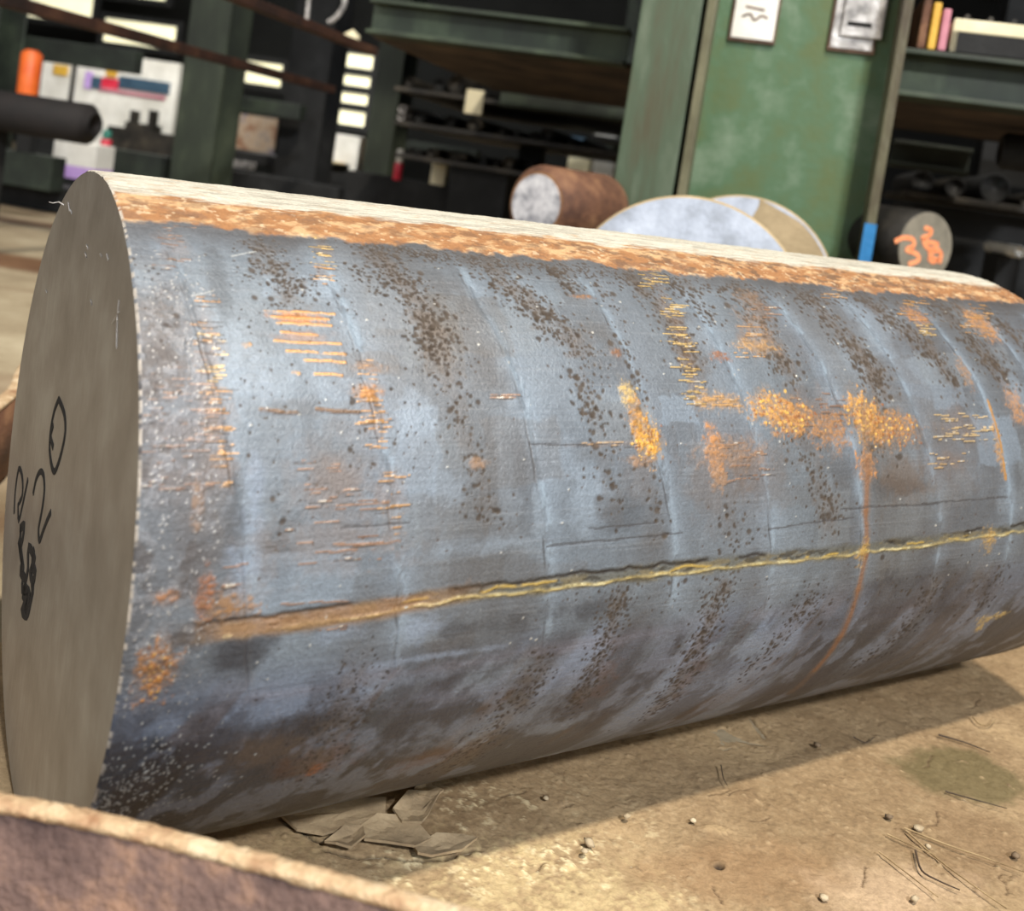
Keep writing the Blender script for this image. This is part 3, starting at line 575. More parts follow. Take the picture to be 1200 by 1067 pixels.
bm = bmesh.new()
for ln in sum(pen.values(), []):
    pts = smoothline([fz(*p) for p in ln], 3); stroke(bm, pts, -DB, .0085 if ln[0][0] in (70, 74, 120) else .0054, .0003)
o = put('marker_writing', bm, M['ink'], bar); o['label'] = 'black marker digits and scribble on the end face'
# curled saw burr hanging off the rim and dry scratches
bm = bmesh.new(); b0 = facep(75, 240)
tube(bm, [b0, b0 + Vector((-.004, -.001, .002)), b0 + Vector((-.008, -.003, .0005)), b0 + Vector((-.011, -.004, .001))], .0007, .0003, 5)
put('saw_burr', bm, M['plate'], bar)['label'] = 'bright curl of saw burr on the rim'
for ln in ([(392, 480), (386, 540), (384, 640)], [(392, 520), (370, 560)]):
    bm = bmesh.new(); pts = [facep(x / 2.806, 180 + y / 2.806) for x, y in ln]; stroke(bm, pts, -DB, .0012, .0003); put('scratch', bm, M['plate'], bar)
for (x, y, l) in ((225, 160, 30), (232, 185, 12), (285, 300, 12), (330, 330, 8), (280, 325, 16), (150, 448, 8), (298, 480, 16), (352, 330, 20)):
    bm = bmesh.new(); pts = [facep(x / 2.806, 180 + y / 2.806), facep((x + 5) / 2.806, 180 + (y + l) / 2.806)]; stroke(bm, pts, -DB, .0014, .0004); put('nick', bm, M['plate'], bar)

# ------------------------------------------------------------------ rusty steel curb in front
def plate_run(name, pts, th, zt, zb, mrim, mface, label, cat, side=1):
    """upright plate following pts (x, y): top edge zt; thickness th away from the camera side"""
    t = thing(name, (pts[0][0], pts[0][1], zb), label, cat)
    sm_ = smoothline([Vector((p[0], p[1], 0)) for p in pts], 14); n_ = len(sm_)
    for nm, mt in (('plate', mface), ('top_edge', mrim)):
        bm = bmesh.new(); rows = []
        rg = random.Random(3)
        for i, p in enumerate(sm_):
            d = (sm_[min(i + 1, n_ - 1)] - sm_[max(i - 1, 0)]).normalized(); nr = Vector((d.y, -d.x, 0)) * side
            j = lambda s: (rg.random() - .5) * s
            if nm == 'plate': prof = [(0, zb), (0, zb + (zt - zb) * .5), (0, zt - .004), (-th, zt - .004), (-th, zb)]
            else: prof = [(.0004, zt - .0045), (.0002, zt - .0015), (-.0018, zt), (-th + .002, zt), (-th - .0002, zt - .002), (-th, zt - .0045)]
            p = p + nr * th
            rows.append([bm.verts.new(Vector((p.x, p.y, z + (j(.0012) if nm == 'top_edge' else 0))) + nr * (o_ + (j(.0008) if nm == 'top_edge' else 0))) for o_, z in prof])
        k = len(rows[0])
        for A, Bq in zip(rows, rows[1:]):
            for i in range(k): bm.faces.new((A[i], Bq[i], Bq[(i + 1) % k], A[(i + 1) % k]))
        bm.faces.new(rows[0][::-1]); bm.faces.new(rows[-1])
        bmesh.ops.recalc_face_normals(bm, faces=bm.faces)
        put(nm, bm, mt, t, True)
    return t
M['curb_face'] = mottled('curb_dark_rust', (58, 42, 40), (104, 82, 74), (150, 116, 92), 24, .8, .05, .6, lo=.32, hi=.7)
M['curb_rim'] = mottled('curb_pale_edge', (150, 112, 80), (190, 162, 126), (214, 196, 164), 34, .7, .05, .5)
edge_px = [(-260, 896), (-120, 905), (0, 925), (120, 948), (250, 980), (400, 1019), (575, 1067), (760, 1120)]
plate_run('rusty_steel_curb', [atz(x, y, .20)[:2] for x, y in edge_px], .0105, .20, 0., M['curb_rim'], M['curb_face'],
          'rusty steel curb plate with a pale worn top edge, crossing the bottom left corner', 'steel plate', 1)
e_px = [(-260, 640), (-120, 545), (0, 462), (18, 434)]
qq = [atz(x, y, .12)[:2] for x, y in e_px]; dl = (qq[-1] - qq[-2]) / np.linalg.norm(qq[-1] - qq[-2]); qq.append(qq[-1] + dl * .10)
plate_run('rusty_edge_plate', qq, .02, .12, 0., M['curb_rim'], M['rustcyl'], 'short rusty plate with a pale top edge behind the left end of the big bar', 'steel plate', 1)

# ------------------------------------------------------------------ debris on the dirt
def rock(bm, c, r, rg, fl=.6):
    g = bmesh.ops.create_icosphere(bm, subdivisions=1, radius=r)
    for v in g['verts']:
        k = 1 + rg.uniform(-.25, .25); v.co = Vector((v.co.x * k * rg.uniform(.9, 1.2), v.co.y * k, v.co.z * k * fl)) + Vector(c)
M['stone'] = mottled('pale_stone', (150, 132, 104), (206, 190, 160), None, 60, .85)
M['stoned'] = mottled('dark_stone', (84, 70, 54), (126, 106, 82), None, 60, .85)
M['twig'] = mottled('dry_straw', (120, 98, 66), (176, 152, 112), None, 40, .8)
M['twigd'] = mottled('dark_twig', (44, 34, 26), (78, 62, 46), None, 40, .8)
M['flake'] = mottled('dried_mud', (132, 114, 88), (156, 136, 106), (176, 156, 124), 30, .9)
rg = random.Random(11)
peb = [((691, 987), .0050, 1, 'egg-shaped pale pebble in front of the bar, the largest of the loose ones'), ((685, 996), .0034, 1, 'small pale pebble touching the egg-shaped pebble'), ((735, 955), .0036, 1, 'tan pebble near the edge of the bar shadow'), ((1076, 970), .0056, 1, 'white stone chip at the head of the long straws'), ((1042, 956), .0036, 0, 'dark crumb beside the oily patch'),
       ((958, 872), .0042, 0, 'dark crumb inside the shadow of the bar'), ((1088, 990), .003, 1, 'small chip below the white stone chip'), ((812, 960), .003, 1, 'tan crumb left of the raised dirt smear'), ((1190, 1002), .0045, 0, 'dark clod at the right edge of the frame'), ((965, 1050), .004, 1, 'pale chip near the bottom edge'), ((1072, 1052), .0038, 1, 'pale chip near the bottom right corner'), ((640, 934), .003, 1, 'lone speck stone in the bar shadow')]
for (px, r, pale, lab) in peb:
    bm = bmesh.new(); p = atz(*px, .002); rock(bm, (p[0], p[1], .0005 + r * .3), r, rg)
    tag(put('pebble', bm, M['stone' if pale else 'stoned'], None, True), lab, 'pebble', 'loose pebbles on the dirt')
tw = [([(1060, 968), (1110, 988), (1150, 1002), (1200, 1020)], .0013, 'twig', 'long pale straw running off to the right edge'), ([(1062, 972), (1100, 1005), (1140, 1035), (1180, 1062)], .0012, 'twig', 'long pale straw running down from the white stone chip'), ([(1073, 995), (1080, 1018), (1100, 1030), (1125, 1041)], .0014, 'twigd', 'dark bent twig between the two long straws'),
      ([(1108, 925), (1140, 935), (1180, 946)], .0011, 'twigd', 'thin dark twig lying across the oily patch'), ([(1100, 860), (1130, 868), (1160, 880)], .0014, 'twigd', 'dark twig above the oily patch'), ([(1040, 975), (1070, 990), (1095, 1000)], .001, 'twig', 'short straw left of the dark bent twig'), ([(1140, 838), (1148, 846), (1160, 848), (1168, 840)], .0013, 'twig', 'curled straw at the far edge of the lit dirt'),
      ([(845, 895), (848, 910), (853, 918)], .0009, 'twigd', 'tiny dark twig at the shadow edge'), ([(1000, 862), (1015, 868), (1025, 862)], .001, 'twigd', 'small forked twig in the bar shadow'), ([(1030, 995), (1075, 1030), (1100, 1050)], .0009, 'twig', 'faint straw pointing to the bottom right corner')]
for px, r, mt, lab in tw:
    bm = bmesh.new(); pts = [Vector(atz(x, y, .003)) for x, y in px]
    for p in pts: p.z = .0012 + rg.uniform(0, .0012)
    tube(bm, smoothline(pts, 4), r * .8, r * .35, 5); tag(put('twig', bm, M[mt], None, True), lab, 'twig', 'dry twigs and straws on the dirt')
def flake(px, lift, lab):
    bm = bmesh.new(); top = []; c = np.mean([atz(x, y, 0)[:2] for x, y in px], axis=0); n_ = len(px); rgl = random.Random(px[0][0])
    rings = []
    for kk, f in enumerate((1., .72, .36)):
        ring = []
        for i, (x, y) in enumerate(px):
            p = atz(x, y, 0)[:2]; q = c + (p - c) * f * (1 + .05 * (rgl.random() - .5))
            ring.append((q[0], q[1], .003 + lift * (f ** 2) * (.3 + .7 * abs(math.sin(i * 1.7 + px[0][0]))) + .001 * rgl.random()))
        rings.append(ring)
    T = [[bm.verts.new(p) for p in r_] for r_ in rings]; ct = bm.verts.new((c[0], c[1], .0045))
    Bt = [bm.verts.new((p[0], p[1], p[2] - .0022)) for p in rings[0]]; cb = bm.verts.new((c[0], c[1], .001))
    for A, B_ in zip(T, T[1:]):
        for i in range(n_): bm.faces.new((A[i], A[(i + 1) % n_], B_[(i + 1) % n_], B_[i]))
    for i in range(n_):
        bm.faces.new((T[-1][i], T[-1][(i + 1) % n_], ct)); bm.faces.new((Bt[i], cb, Bt[(i + 1) % n_])); bm.faces.new((T[0][i], Bt[i], Bt[(i + 1) % n_], T[0][(i + 1) % n_]))
    bmesh.ops.recalc_face_normals(bm, faces=bm.faces)
    tag(put('mud_flake', bm, M['flake']), lab, 'dirt flake', 'curled flakes of dried mud')
flake([(418, 975), (440, 962), (468, 962), (492, 975), (504, 990), (486, 1000), (455, 995), (425, 990)], .004, 'rounded dried mud flake in front of the bar, the broadest one')
flake([(380, 992), (402, 978), (424, 974), (426, 990), (410, 1000), (392, 998)], .005, 'left dried mud flake with a dark lifted edge')
flake([(458, 958), (476, 938), (500, 936), (514, 940), (500, 962), (492, 976), (470, 970)], .007, 'greyish curled flake standing up behind the broad mud flake')
flake([(484, 932), (496, 916), (506, 928), (518, 936), (505, 944), (488, 940)], .006, 'small pointed flake closest to the underside of the bar')
flake([(484, 998), (510, 984), (540, 984), (558, 990), (540, 1003), (505, 1010), (488, 1008)], .004, 'right dried mud flake with a curled lower edge')
flake([(330, 960), (372, 950), (420, 940), (452, 940), (450, 958), (415, 972), (378, 982), (348, 976)], .0015, 'wide flat crust plate against the shadow line of the bar')

# ------------------------------------------------------------------ stocky green column
def Aof(x, y, q): return rp(x, y, q)[0]
def Zof(x, y, q): return rp(x, y, q)[1]
q0 = 2.42
aL, aR = Aof(808, 150, q0), Aof(1046, 150, q0)
tcol = thing('green_column', rw((aL + aR) / 2, q0 + .1, 0), 'broad green painted steel column with two label plates, behind the big bar', 'column')
ZT = 2.6
bm = bmesh.new(); rbox(bm, aL, aR, q0 + .10, q0 + .12, 0, ZT); put('web', bm, M['green_web'], tcol)
bm = bmesh.new(); rbox(bm, aL - .005, aL + .016, q0, q0 + .22, 0, ZT); put('flange', bm, M['lip'], tcol, bevel=.003)
bm = bmesh.new(); rbox(bm, aR - .022, aR, q0, q0 + .22, 0, ZT); put('flange', bm, M['lip'], tcol, bevel=.003)
bm = bmesh.new(); rbox(bm, aL - .004, aR + .06, q0 - .06, q0 + .28, 0, .025); put('base_plate', bm, M['green'], tcol, bevel=.003)
# label plates
def zr(x, y, q): return rp(x, y, q)
for kind, x0, y0, x1, y1_ in (('paper', 857, -40, 912, 46), ('tag', 975, -40, 1030, 58)):
    qa = q0 + .097; a0 = Aof(x0 + 3, 20, qa); a1 = Aof(x1 - 2, 20, qa); z0 = Zof(x0 + 20, y1_, qa); z1 = z0 + .17
    bm = bmesh.new(); rbox(bm, a0 - .006, a1 + .006, qa - .006, qa + .003, z0 - .008, z1 + .008)
    fr = put('label_holder', bm, M['rusthold'], tcol, bevel=.002)
    bm = bmesh.new(); rbox(bm, a0, a1, qa - .009, qa - .0055, z0, z1); put('label_card', bm, M['white' if kind == 'paper' else 'plate'], fr, bevel=.001)
    if kind == 'tag':
        bm = bmesh.new(); rbox(bm, a0 + .018, a1 + .016, qa - .017, qa - .010, z0 + .028, z1 - .0); o = put('cover_plate', bm, M['plate'], fr, bevel=.002)
        bm = bmesh.new(); rbox(bm, a0 + .03, a1 - .01, qa - .0185, qa - .0165, z0 + .052, z0 + .062); put('slot', bm, M['ink'], fr)
    else:
        bm = bmesh.new(); nr = -RQ; cz_ = z0 + .04; ca_ = (a0 + a1) / 2
        for L_ in ([(-.03, .01), (-.012, .018), (.0, .004), (.014, .016), (.03, .012)], [(-.025, .035), (.02, .03)], [(-.02, .06), (.025, .062)], [(-.02, .082), (.02, .08)]):
            stroke(bm, smoothline([rw(ca_ + a_, qa - .0092, cz_ + z_) for a_, z_ in L_], 3), nr, .006, .0006)
        put('printed_mark', bm, M['rusthold'], fr)
bm = bmesh.new(); a0 = Aof(1022, 280, q0 - .002); rbox(bm, aR - .024, aR + .002, q0 - .003, q0 + .0, Zof(1020, 330, q0), Zof(1020, 262, q0)); put('blue_tape', bm, M['tape'], tcol)
# left post
q1 = 2.43
tp = thing('green_post', rw(Aof(768, 150, q1), q1, 0), 'narrow worn green post standing close on the left of the broad green column', 'column')
a0, a1 = Aof(729, 150, q1), aL - .016
bm = bmesh.new(); rbox(bm, a0, a1, q1, q1 + .02, 0, ZT); put('front_flange', bm, M['green_worn'], tp, bevel=.003)
bm = bmesh.new(); rbox(bm, (a0 + a1) / 2 - .008, (a0 + a1) / 2 + .008, q1 + .02, q1 + .2, 0, ZT); put('web', bm, M['green_worn'], tp)
bm = bmesh.new(); rbox(bm, a0, a1, q1 + .2, q1 + .22, 0, ZT); put('rear_flange', bm, M['green_worn'], tp, bevel=.003)

# ------------------------------------------------------------------ racks
def ibeam(name, x0, y0, x1, y1_, q, depth, mat, label, cat='rack beam', group=None, lip=.012, ymid=None):
    """beam spanning along the rack: rect in the photograph given by its middle column"""
    xm = (x0 + x1) / 2; a0, a1 = Aof(x0, (y0 + y1_) / 2, q), Aof(x1, (y0 + y1_) / 2, q); z1 = Zof(xm, y0, q); z0 = Zof(xm, y1_, q)
    t = thing(name, rw((a0 + a1) / 2, q, z0), label, cat, group)
    bm = bmesh.new(); rbox(bm, a0, a1, q + depth * .42, q + depth * .58, z0 + lip, z1 - lip); put('web', bm, mat, t)
    bm = bmesh.new(); rbox(bm, a0, a1, q, q + depth, z0, z0 + lip); put('lower_flange', bm, mat, t, bevel=.002)
    bm = bmesh.new(); rbox(bm, a0, a1, q, q + depth, z1 - lip, z1); put('upper_flange', bm, mat, t, bevel=.002)
    return t, a0, a1, z0, z1
def slab(name, a0, a1, q0_, q1_, z0, z1, mat, label, cat, group=None, bevel=.003):
    bm = bmesh.new(); rbox(bm, a0, a1, q0_, q1_, z0, z1); o = put(name, bm, M[mat], None, bevel=bevel); return tag(o, label, cat, group)
def pslab(name, x0, y0, x1, y1_, q, dq, mat, label, cat, group=None):
    xm, ym = (x0 + x1) / 2, (y0 + y1_) / 2
    return slab(name, Aof(x0, ym, q), Aof(x1, ym, q), q, q + dq, Zof(xm, y1_, q), Zof(xm, y0, q), mat, label, cat, group)
# centre bay
t, a0, a1, z0, z1 = ibeam('rack_beam', 428, 14, 736, 57, 2.74, .10, M['green'], 'green rack beam at the top, left of the narrow worn post')
slab('shelf_board', a0 - .02, a1 + .02, 2.86, 4.30, z0 + .0, z0 + .02, 'shelf', 'brown underside of the shelf behind the upper green rack beam', 'shelf')
ibeam('rack_beam', 583, 100, 745, 134, 4.33, .10, M['green_dark'], 'dim green rack beam deeper in, above the small rust-ringed billet')
# right bay
t, a0, a1, z0, z1 = ibeam('rack_beam', 1052, 70, 1330, 128, 2.50, .12, M['green'], 'green rack beam on the right of the broad column')
slab('shelf_board', a0, a1 + .2, 2.64, 3.45, z0 + .01, z0 + .03, 'shelf', 'brown underside of the shelf right of the broad column', 'shelf')
ibeam('rack_beam', 1045, 168, 1140, 200, 3.5, .10, M['green_dark'], 'dim olive rack beam below the brown shelf at right')
# tray and coloured bars above the right beam
zt = z1 + .004
az = Aof(1112, 20, 2.6)
for i, (x, mt, nm) in enumerate(((1078, 'rustcyl', 'brown'), (1090, 'yellow', 'yellow'), (1102, 'pink', 'pink'))):
    slab('coloured_bar', Aof(x - 4.5, 20, 2.62), Aof(x + 4.5, 20, 2.62), 2.515, 3.2, zt, zt + .12 - i * .012, mt, nm + ' end of a flat bar stored on the upper right rack', 'bar')
tr = thing('wire_tray', rw(az + .15, 2.7, zt), 'dark tray with a pale metal edge on the upper right rack', 'tray')
bm = bmesh.new(); rbox(bm, az, az + .5, 2.515, 3.1, zt, zt + .010); put('tray_base', bm, M['black'], tr)
bm = bmesh.new(); rbox(bm, az, az + .5, 2.505, 2.52, zt + .045, zt + .075); put('front_edge', bm, M['cream'], tr, bevel=.003)
bm = bmesh.new(); rbox(bm, az, az + .5, 2.506, 2.516, zt, zt + .045); put('front_panel', bm, M['black'], tr)
bm = bmesh.new(); rbox(bm, az, az + .012, 2.506, 3.1, zt, zt + .07); put('side_panel', bm, M['cream'], tr)
for k in range(9):
    bm = bmesh.new(); a_ = az + .03 + k * .05; tube(bm, [rw(a_, 2.53, zt + .085), rw(a_ + .02, 3.08, zt + .085)], .006, seg=6); put('wire', bm, M['bar'], tr)

def rail(name, x0, y0, qn, x1, w, h, mat, label, group=None, cat='rail'):
    """long member running away from the camera along the rack, near end at pixel (x0, y0)"""
    a, z = rp(x0, y0, qn); qf = qn
    # depth where it reaches pixel column x1
    for qf in np.arange(qn, 14, .02):
        c = W.T @ (RA * a + RQ * qf + np.array([0, 0, z - H])); 
        if CX + F * c[0] / c[2] >= x1: break
    return slab(name, a - w, a, qn, float(qf), z - h, z, mat, label, cat, group), a, z
# left rails
o, aA, zA = rail('shelf_rail', -120, -44, 2.0, 392, .05, .035, 'brown', 'long brown rail slanting away across the upper left, the lower of the two')
o, aB, zB = rail('shelf_rail', 240, -28, 2.3, 442, .04, .03, 'brown', 'long brown rail slanting down from the top edge, the upper of the two')
# left column and more posts
def post(x, y, q, wpx, dq, mat, label, ztop=2.4, name='rack_post', group=None):
    a = Aof(x, y, q); w = wpx * q / F / 2
    t = thing(name, rw(a, q, 0), label, 'column', group)
    bm = bmesh.new(); rbox(bm, a - w, a + w, q, q + .02, 0, ztop); put('front_flange', bm, M[mat], t)
    bm = bmesh.new(); rbox(bm, a - .01, a + .01, q + .02, q + dq, 0, ztop); put('web', bm, M[mat], t)
    bm = bmesh.new(); rbox(bm, a - w, a + w, q + dq, q + dq + .02, 0, ztop); put('rear_flange', bm, M[mat], t)
    return a
M['green_mid'] = mottled('faded_green_paint', (26, 32, 25), (44, 52, 40), (74, 82, 64), 3, .7, 0, .15, (1, 1, .5))
aC = post(232, 130, 4.6, 58, .2, 'green_mid', 'tall green rack post at left between the bright windows')
post(352, 150, 5.2, 56, .2, 'black', 'blackened rack post left of the louvred window')
post(446, 155, 5.2, 34, .2, 'green_mid', 'slim green rack post right of the louvred window')
post(724, 170, 6.92, 26, .2, 'green_dark', 'distant green post just left of the narrow worn post')
post(-60, 130, 4.6, 120, .2, 'green_dark', 'dark post at the far left edge')
post(1180, 250, 5.0, 70, .2, 'black', 'black post deep in the right bay')
# shelf beams spanning between the left posts
def span(x0, y0, x1, y1_, q, dq, mat, label, name='rack_beam', cat='rack beam', group=None): return pslab(name, x0, y0, x1, y1_, q, dq, mat, label, cat, group)
span(-160, 38, 160, 64, 4.9, .08, 'green_dark', 'dark green cross beam under the lower rail at upper left')
span(-160, 166, 62, 206, 4.2, .1, 'green_dark', 'green cross beam below the dark log-like bar at left')
span(120, 178, 196, 208, 4.9, .1, 'green_dark', 'dark cross beam left of the tall green post')
span(262, 116, 352, 134, 5.0, .08, 'green_dark', 'dim cross beam above the framed picture')
span(450, 168, 560, 180, 6.1, .08, 'green_dark', 'dim cross beam behind the red bottle')
# low plinths carrying the stock (mostly hidden by the big bar)
for x0, x1, q, yt, lab in ((-200, 205, 4.35, 208, 'black plinth at far left above the tan floor'), (205, 400, 4.9, 205, 'black plinth behind the tall green post'), (404, 600, 4.95, 214, 'black plinth under the red bottle'), (606, 740, 5.6, 232, 'black plinth behind the small rust-ringed billet'), (1050, 1420, 3.7, 262, 'black plinth in the right bay')):
    slab('steel_plinth', Aof(x0, yt, q), Aof(x1, yt, q), q, q + .2, 0, Zof((x0 + x1) / 2, yt, q), 'black', lab, 'plinth')
for x0, x1, y, q, dq, lab in ((262, 340, 180, 5.5, .9, 'dark low shelf under the colourful poster'), (1050, 1420, 150, 4.3, .5, 'dark upper shelf in the right bay')):
    pslab('shelf_deck', x0, y, x1, y + 12, q, dq, 'black', lab, 'shelf')
ords = ['first', 'second', 'third', 'fourth', 'fifth', 'sixth', 'seventh', 'eighth', 'ninth']
def stocked(x0, x1, y, q, dq, name, bay, n_, rmax, seed):
    rgd = random.Random(seed); a0, z = rp(x0, y, q); a1 = Aof(x1, y, q)
    slab('shelf_deck', a0, a1, q, q + dq, z - .022, z, 'bar', 'dark %s shelf stacked with bars in the %s' % (name, bay), 'shelf')
    a = a0 + (.06 if name == 'middle' else .02)
    for k in range(n_):
        r_ = rgd.uniform(.4, 1.) * rmax
        if a + 2 * r_ > a1: break
        bm = bmesh.new(); off = rgd.uniform(.0, .12); cylinder(bm, rw(a + r_, q + off, z + r_), RQ, r_, dq - off - .02, 24, .004)
        tag(put('stored_bar', bm, M[rgd.choice(['bar', 'bar', 'black'])], None, True), 'dark round bar, %s from the left on the %s shelf in the %s' % (ords[k], name, bay), 'bar', 'dark bars stored in the ' + bay)
        a += 2 * r_ + rgd.uniform(.012, .09)
stocked(462, 735, 100, 4.45, 1.5, 'upper', 'centre bay', 8, .05, 3)
stocked(462, 735, 140, 4.45, 1.5, 'middle', 'centre bay', 9, .035, 5)
stocked(462, 735, 178, 4.45, .45, 'lower', 'centre bay', 9, .03, 8)
slab('deck_support', Aof(530, 178, 4.47), Aof(598, 178, 4.47), 4.5, 4.85, 0, rp(462, 178, 4.45)[1] - .022, 'black', 'black block under the lower centre-bay shelf', 'support')
slab('deck_support', Aof(612, 150, 4.95), Aof(640, 150, 4.95), 4.95, 5.05, 0, rp(462, 140, 4.45)[1] - .022, 'black', 'black upright under the middle centre-bay shelf', 'support')
stocked(1062, 1420, 222, 3.62, .6, 'upper', 'right bay', 8, .055, 12)
a, z = rp(1195, 295, 3.2); bm = bmesh.new(); cylinder(bm, rw(a, 3.2, z), RQ, .018, .4, 28, .004)
tag(put('painted_bar', bm, M['white'], None, True), 'round bar with a white painted end at the right edge', 'bar')
bm = bmesh.new(); rbox(bm, a - .03, a + .03, 3.3, 3.5, 0, z - .017); tag(put('bar_stand', bm, M['black']), 'stand under the bar with a white painted end', 'stand')
a, z = rp(1172, 176, 3.0); bm = bmesh.new(); cylinder(bm, rw(a, 3.0, z), RA, .05, .7, 36, .01)
tag(put('dark_tube', bm, M['black'], None, True), 'thick black bar end with a pale nick, in the right bay near the right edge', 'bar')
bm = bmesh.new(); rbox(bm, a + .3, a + .36, 2.95, 3.05, 0, z - .048); tag(put('bar_stand', bm, M['black']), 'stand under the thick black bar end at right', 'stand')
for i, (x, y, q, r_) in enumerate(((462, 126, 4.452, .018), (462, 140, 4.452, .018))):
    a, z = rp(462, 140, 4.45); a += .03; z += .018 + (.036 if i == 0 else 0); bm = bmesh.new(); cylinder(bm, rw(a, q, z), RQ, r_, .5, 24); t = tag(put('thin_tube', bm, M['plate'], None, True), ['upper', 'lower'][i] + ' of two small shiny tube ends right of the slim green post', 'tube')
    bm = bmesh.new(); cylinder(bm, rw(a, q - .001, z), RQ, r_ * .6, .01, 16); put('tube_bore', bm, M['ink'], t)

# ------------------------------------------------------------------ lit things beyond the racks
def window(n_, x0, y0, x1, y1_, q, mat='pane', slats=0):
    xm, ym = (x0 + x1) / 2, (y0 + y1_) / 2; a0, a1 = Aof(x0, ym, q), Aof(x1, ym, q); zt_, zb_ = Zof(xm, y0, q), Zof(xm, y1_, q)
    t = thing('window_%d' % n_, rw((a0 + a1) / 2, q, zb_)); t['kind'] = 'structure'
    bm = bmesh.new(); rbox(bm, a0, a1, q, q + .02, zb_, zt_); put('pane', bm, M[mat], t)
    f = .05; bm = bmesh.new()
    rbox(bm, a0 - f, a0, q - .03, q + .03, zb_ - f, zt_ + f); rbox(bm, a1, a1 + f, q - .03, q + .03, zb_ - f, zt_ + f); rbox(bm, a0, a1, q - .03, q + .03, zt_, zt_ + f); rbox(bm, a0, a1, q - .03, q + .03, zb_ - f, zb_); put('window_frame', bm, M['black'], t)
    for k in range(slats):
        zz = zb_ + (zt_ - zb_) * (k + 1) / (slats + 1); bm = bmesh.new(); rbox(bm, a0, a1, q - .03, q - .005, zz - .032, zz + .032); put('slat', bm, M['black'], t)
window(1, 24, -26, 112, 24, 8.4); window(2, 122, 26, 208, 54, 8.4); window(3, 268, 72, 332, 98, 8.6); window(4, 383, 62, 434, 146, 8.2, 'pane', 3); window(5, 100, -60, 200, -4, 8.4)
# white notice area at left
q = 7.6
nb = thing('white_partition', rw(Aof(120, 110, q), q, Zof(120, 168, q)), 'bright white partition with a shelf strip seen between the left racks', 'partition')
bm = bmesh.new(); rbox(bm, Aof(46, 110, q), Aof(206, 110, q), q, q + .05, Zof(120, 172, q), Zof(120, 62, q)); put('panel', bm, M['white'], nb)
bm = bmesh.new(); rbox(bm, Aof(46, 110, q), Aof(206, 110, q), q, q + .05, 0, Zof(120, 172, q) - .002); put('lower_panel', bm, M['black'], nb)
for (x0, y0, x1, y1_, mt, nm) in ((100, 84, 108, 104, 'purple', 'notice'), (108, 90, 120, 104, 'blue', 'notice'), (120, 92, 140, 104, 'red', 'notice'), (140, 93, 200, 107, 'blue', 'sign_strip'), (62, 76, 78, 88, 'yellow', 'notice'), (84, 62, 88, 120, 'bar', 'divider'), (118, 108, 196, 112, 'pink', 'lettering_strip'), (124, 82, 136, 90, 'yellow', 'notice')):
    bm = bmesh.new(); rbox(bm, Aof(x0, 100, q), Aof(x1, 100, q), q - .02, q - .002, Zof((x0 + x1) / 2, y1_, q), Zof((x0 + x1) / 2, y0, q)); put(nm, bm, M[mt], nb)
q = 7.2
bench = thing('work_bench', rw(Aof(160, 150, q), q, 0), 'low dark bench with clamps before the white partition', 'bench')
bm = bmesh.new(); rbox(bm, Aof(126, 150, q), Aof(205, 150, q), q, q + .25, 0, Zof(160, 152, q)); put('bench_body', bm, M['bar'], bench)
for x, w_ in ((150, 6), (172, 6)):
    bm = bmesh.new(); rbox(bm, Aof(x - w_ / 2, 140, q), Aof(x + w_ / 2, 140, q), q + .05, q + .12, Zof(x, 152, q), Zof(x, 128, q)); put('clamp', bm, M['bar'], bench)
bm = bmesh.new(); rbox(bm, Aof(144, 150, q), Aof(176, 150, q), q + .02, q + .16, Zof(160, 156, q), Zof(160, 144, q)); put('vice', bm, M['bar'], bench)
# orange bin
q = 5.2; a, z = rp(34, 92, q); bm = bmesh.new(); zb_, zt_ = Zof(34, 118, q), Zof(34, 58, q)
q = 4.24; zb_ = Zof(34, 142, 4.24); slab('cylinder_stand', Aof(26, 150, q), Aof(42, 150, q), q - .03, q + .03, Zof(-49, 166, 4.2) + .0, zb_, 'black', 'small black stand under the orange cylinder', 'stand'); zt_ = Zof(34, 58, q); cylinder(bm, rw(Aof(34, 92, q), q, zb_), (0, 0, 1), .048, zt_ - zb_, 24, .02); tag(put('orange_cylinder', bm, M['orange'], None, True), 'upright orange cylinder at the upper left edge', 'cylinder')
# dark log-like bar
q = 3.5; a, z = rp(112, 147, q); bm = bmesh.new(); cylinder(bm, rw(a - .9, q, z), RA, .080, .9, 40, .035)
M['darkbrown'] = mottled('dark_brown_scale', (12, 9, 9), (24, 18, 17), None, 8, .8, 0, .1)
tag(put('dark_round_bar', bm, M['darkbrown'], None, True), 'thick dark brown bar lying level at the left edge, with a rounded end', 'bar')
# its rest
slab('bar_rest', a - .55, a - .45, q - .08, q + .08, 0, z - .078, 'black', 'black stand under the thick dark brown bar at left', 'stand')
# purple and white carton
q = 4.6; x0, x1 = 61, 112; zb_, zt_ = Zof(86, 209, q), Zof(86, 166, q)
ct = thing('carton', rw(Aof(86, 190, q), q, zb_), 'white carton with a violet lower band, below the thick dark bar at left', 'carton')
zm = zb_ + (zt_ - zb_) * .35
bm = bmesh.new(); rbox(bm, Aof(x0, 190, q), Aof(x1, 190, q), q, q + .15, zm, zt_); put('carton_body', bm, M['white'], ct)
bm = bmesh.new(); rbox(bm, Aof(x0, 190, q), Aof(x1, 190, q), q - .001, q + .15, zb_, zm); put('violet_band', bm, M['purple'], ct)
slab('carton_stand', Aof(56, 209, 4.6), Aof(116, 209, 4.6), 4.6, 4.8, 0, Zof(86, 209.5, 4.6), 'black', 'black stand carrying the violet and white carton', 'stand')
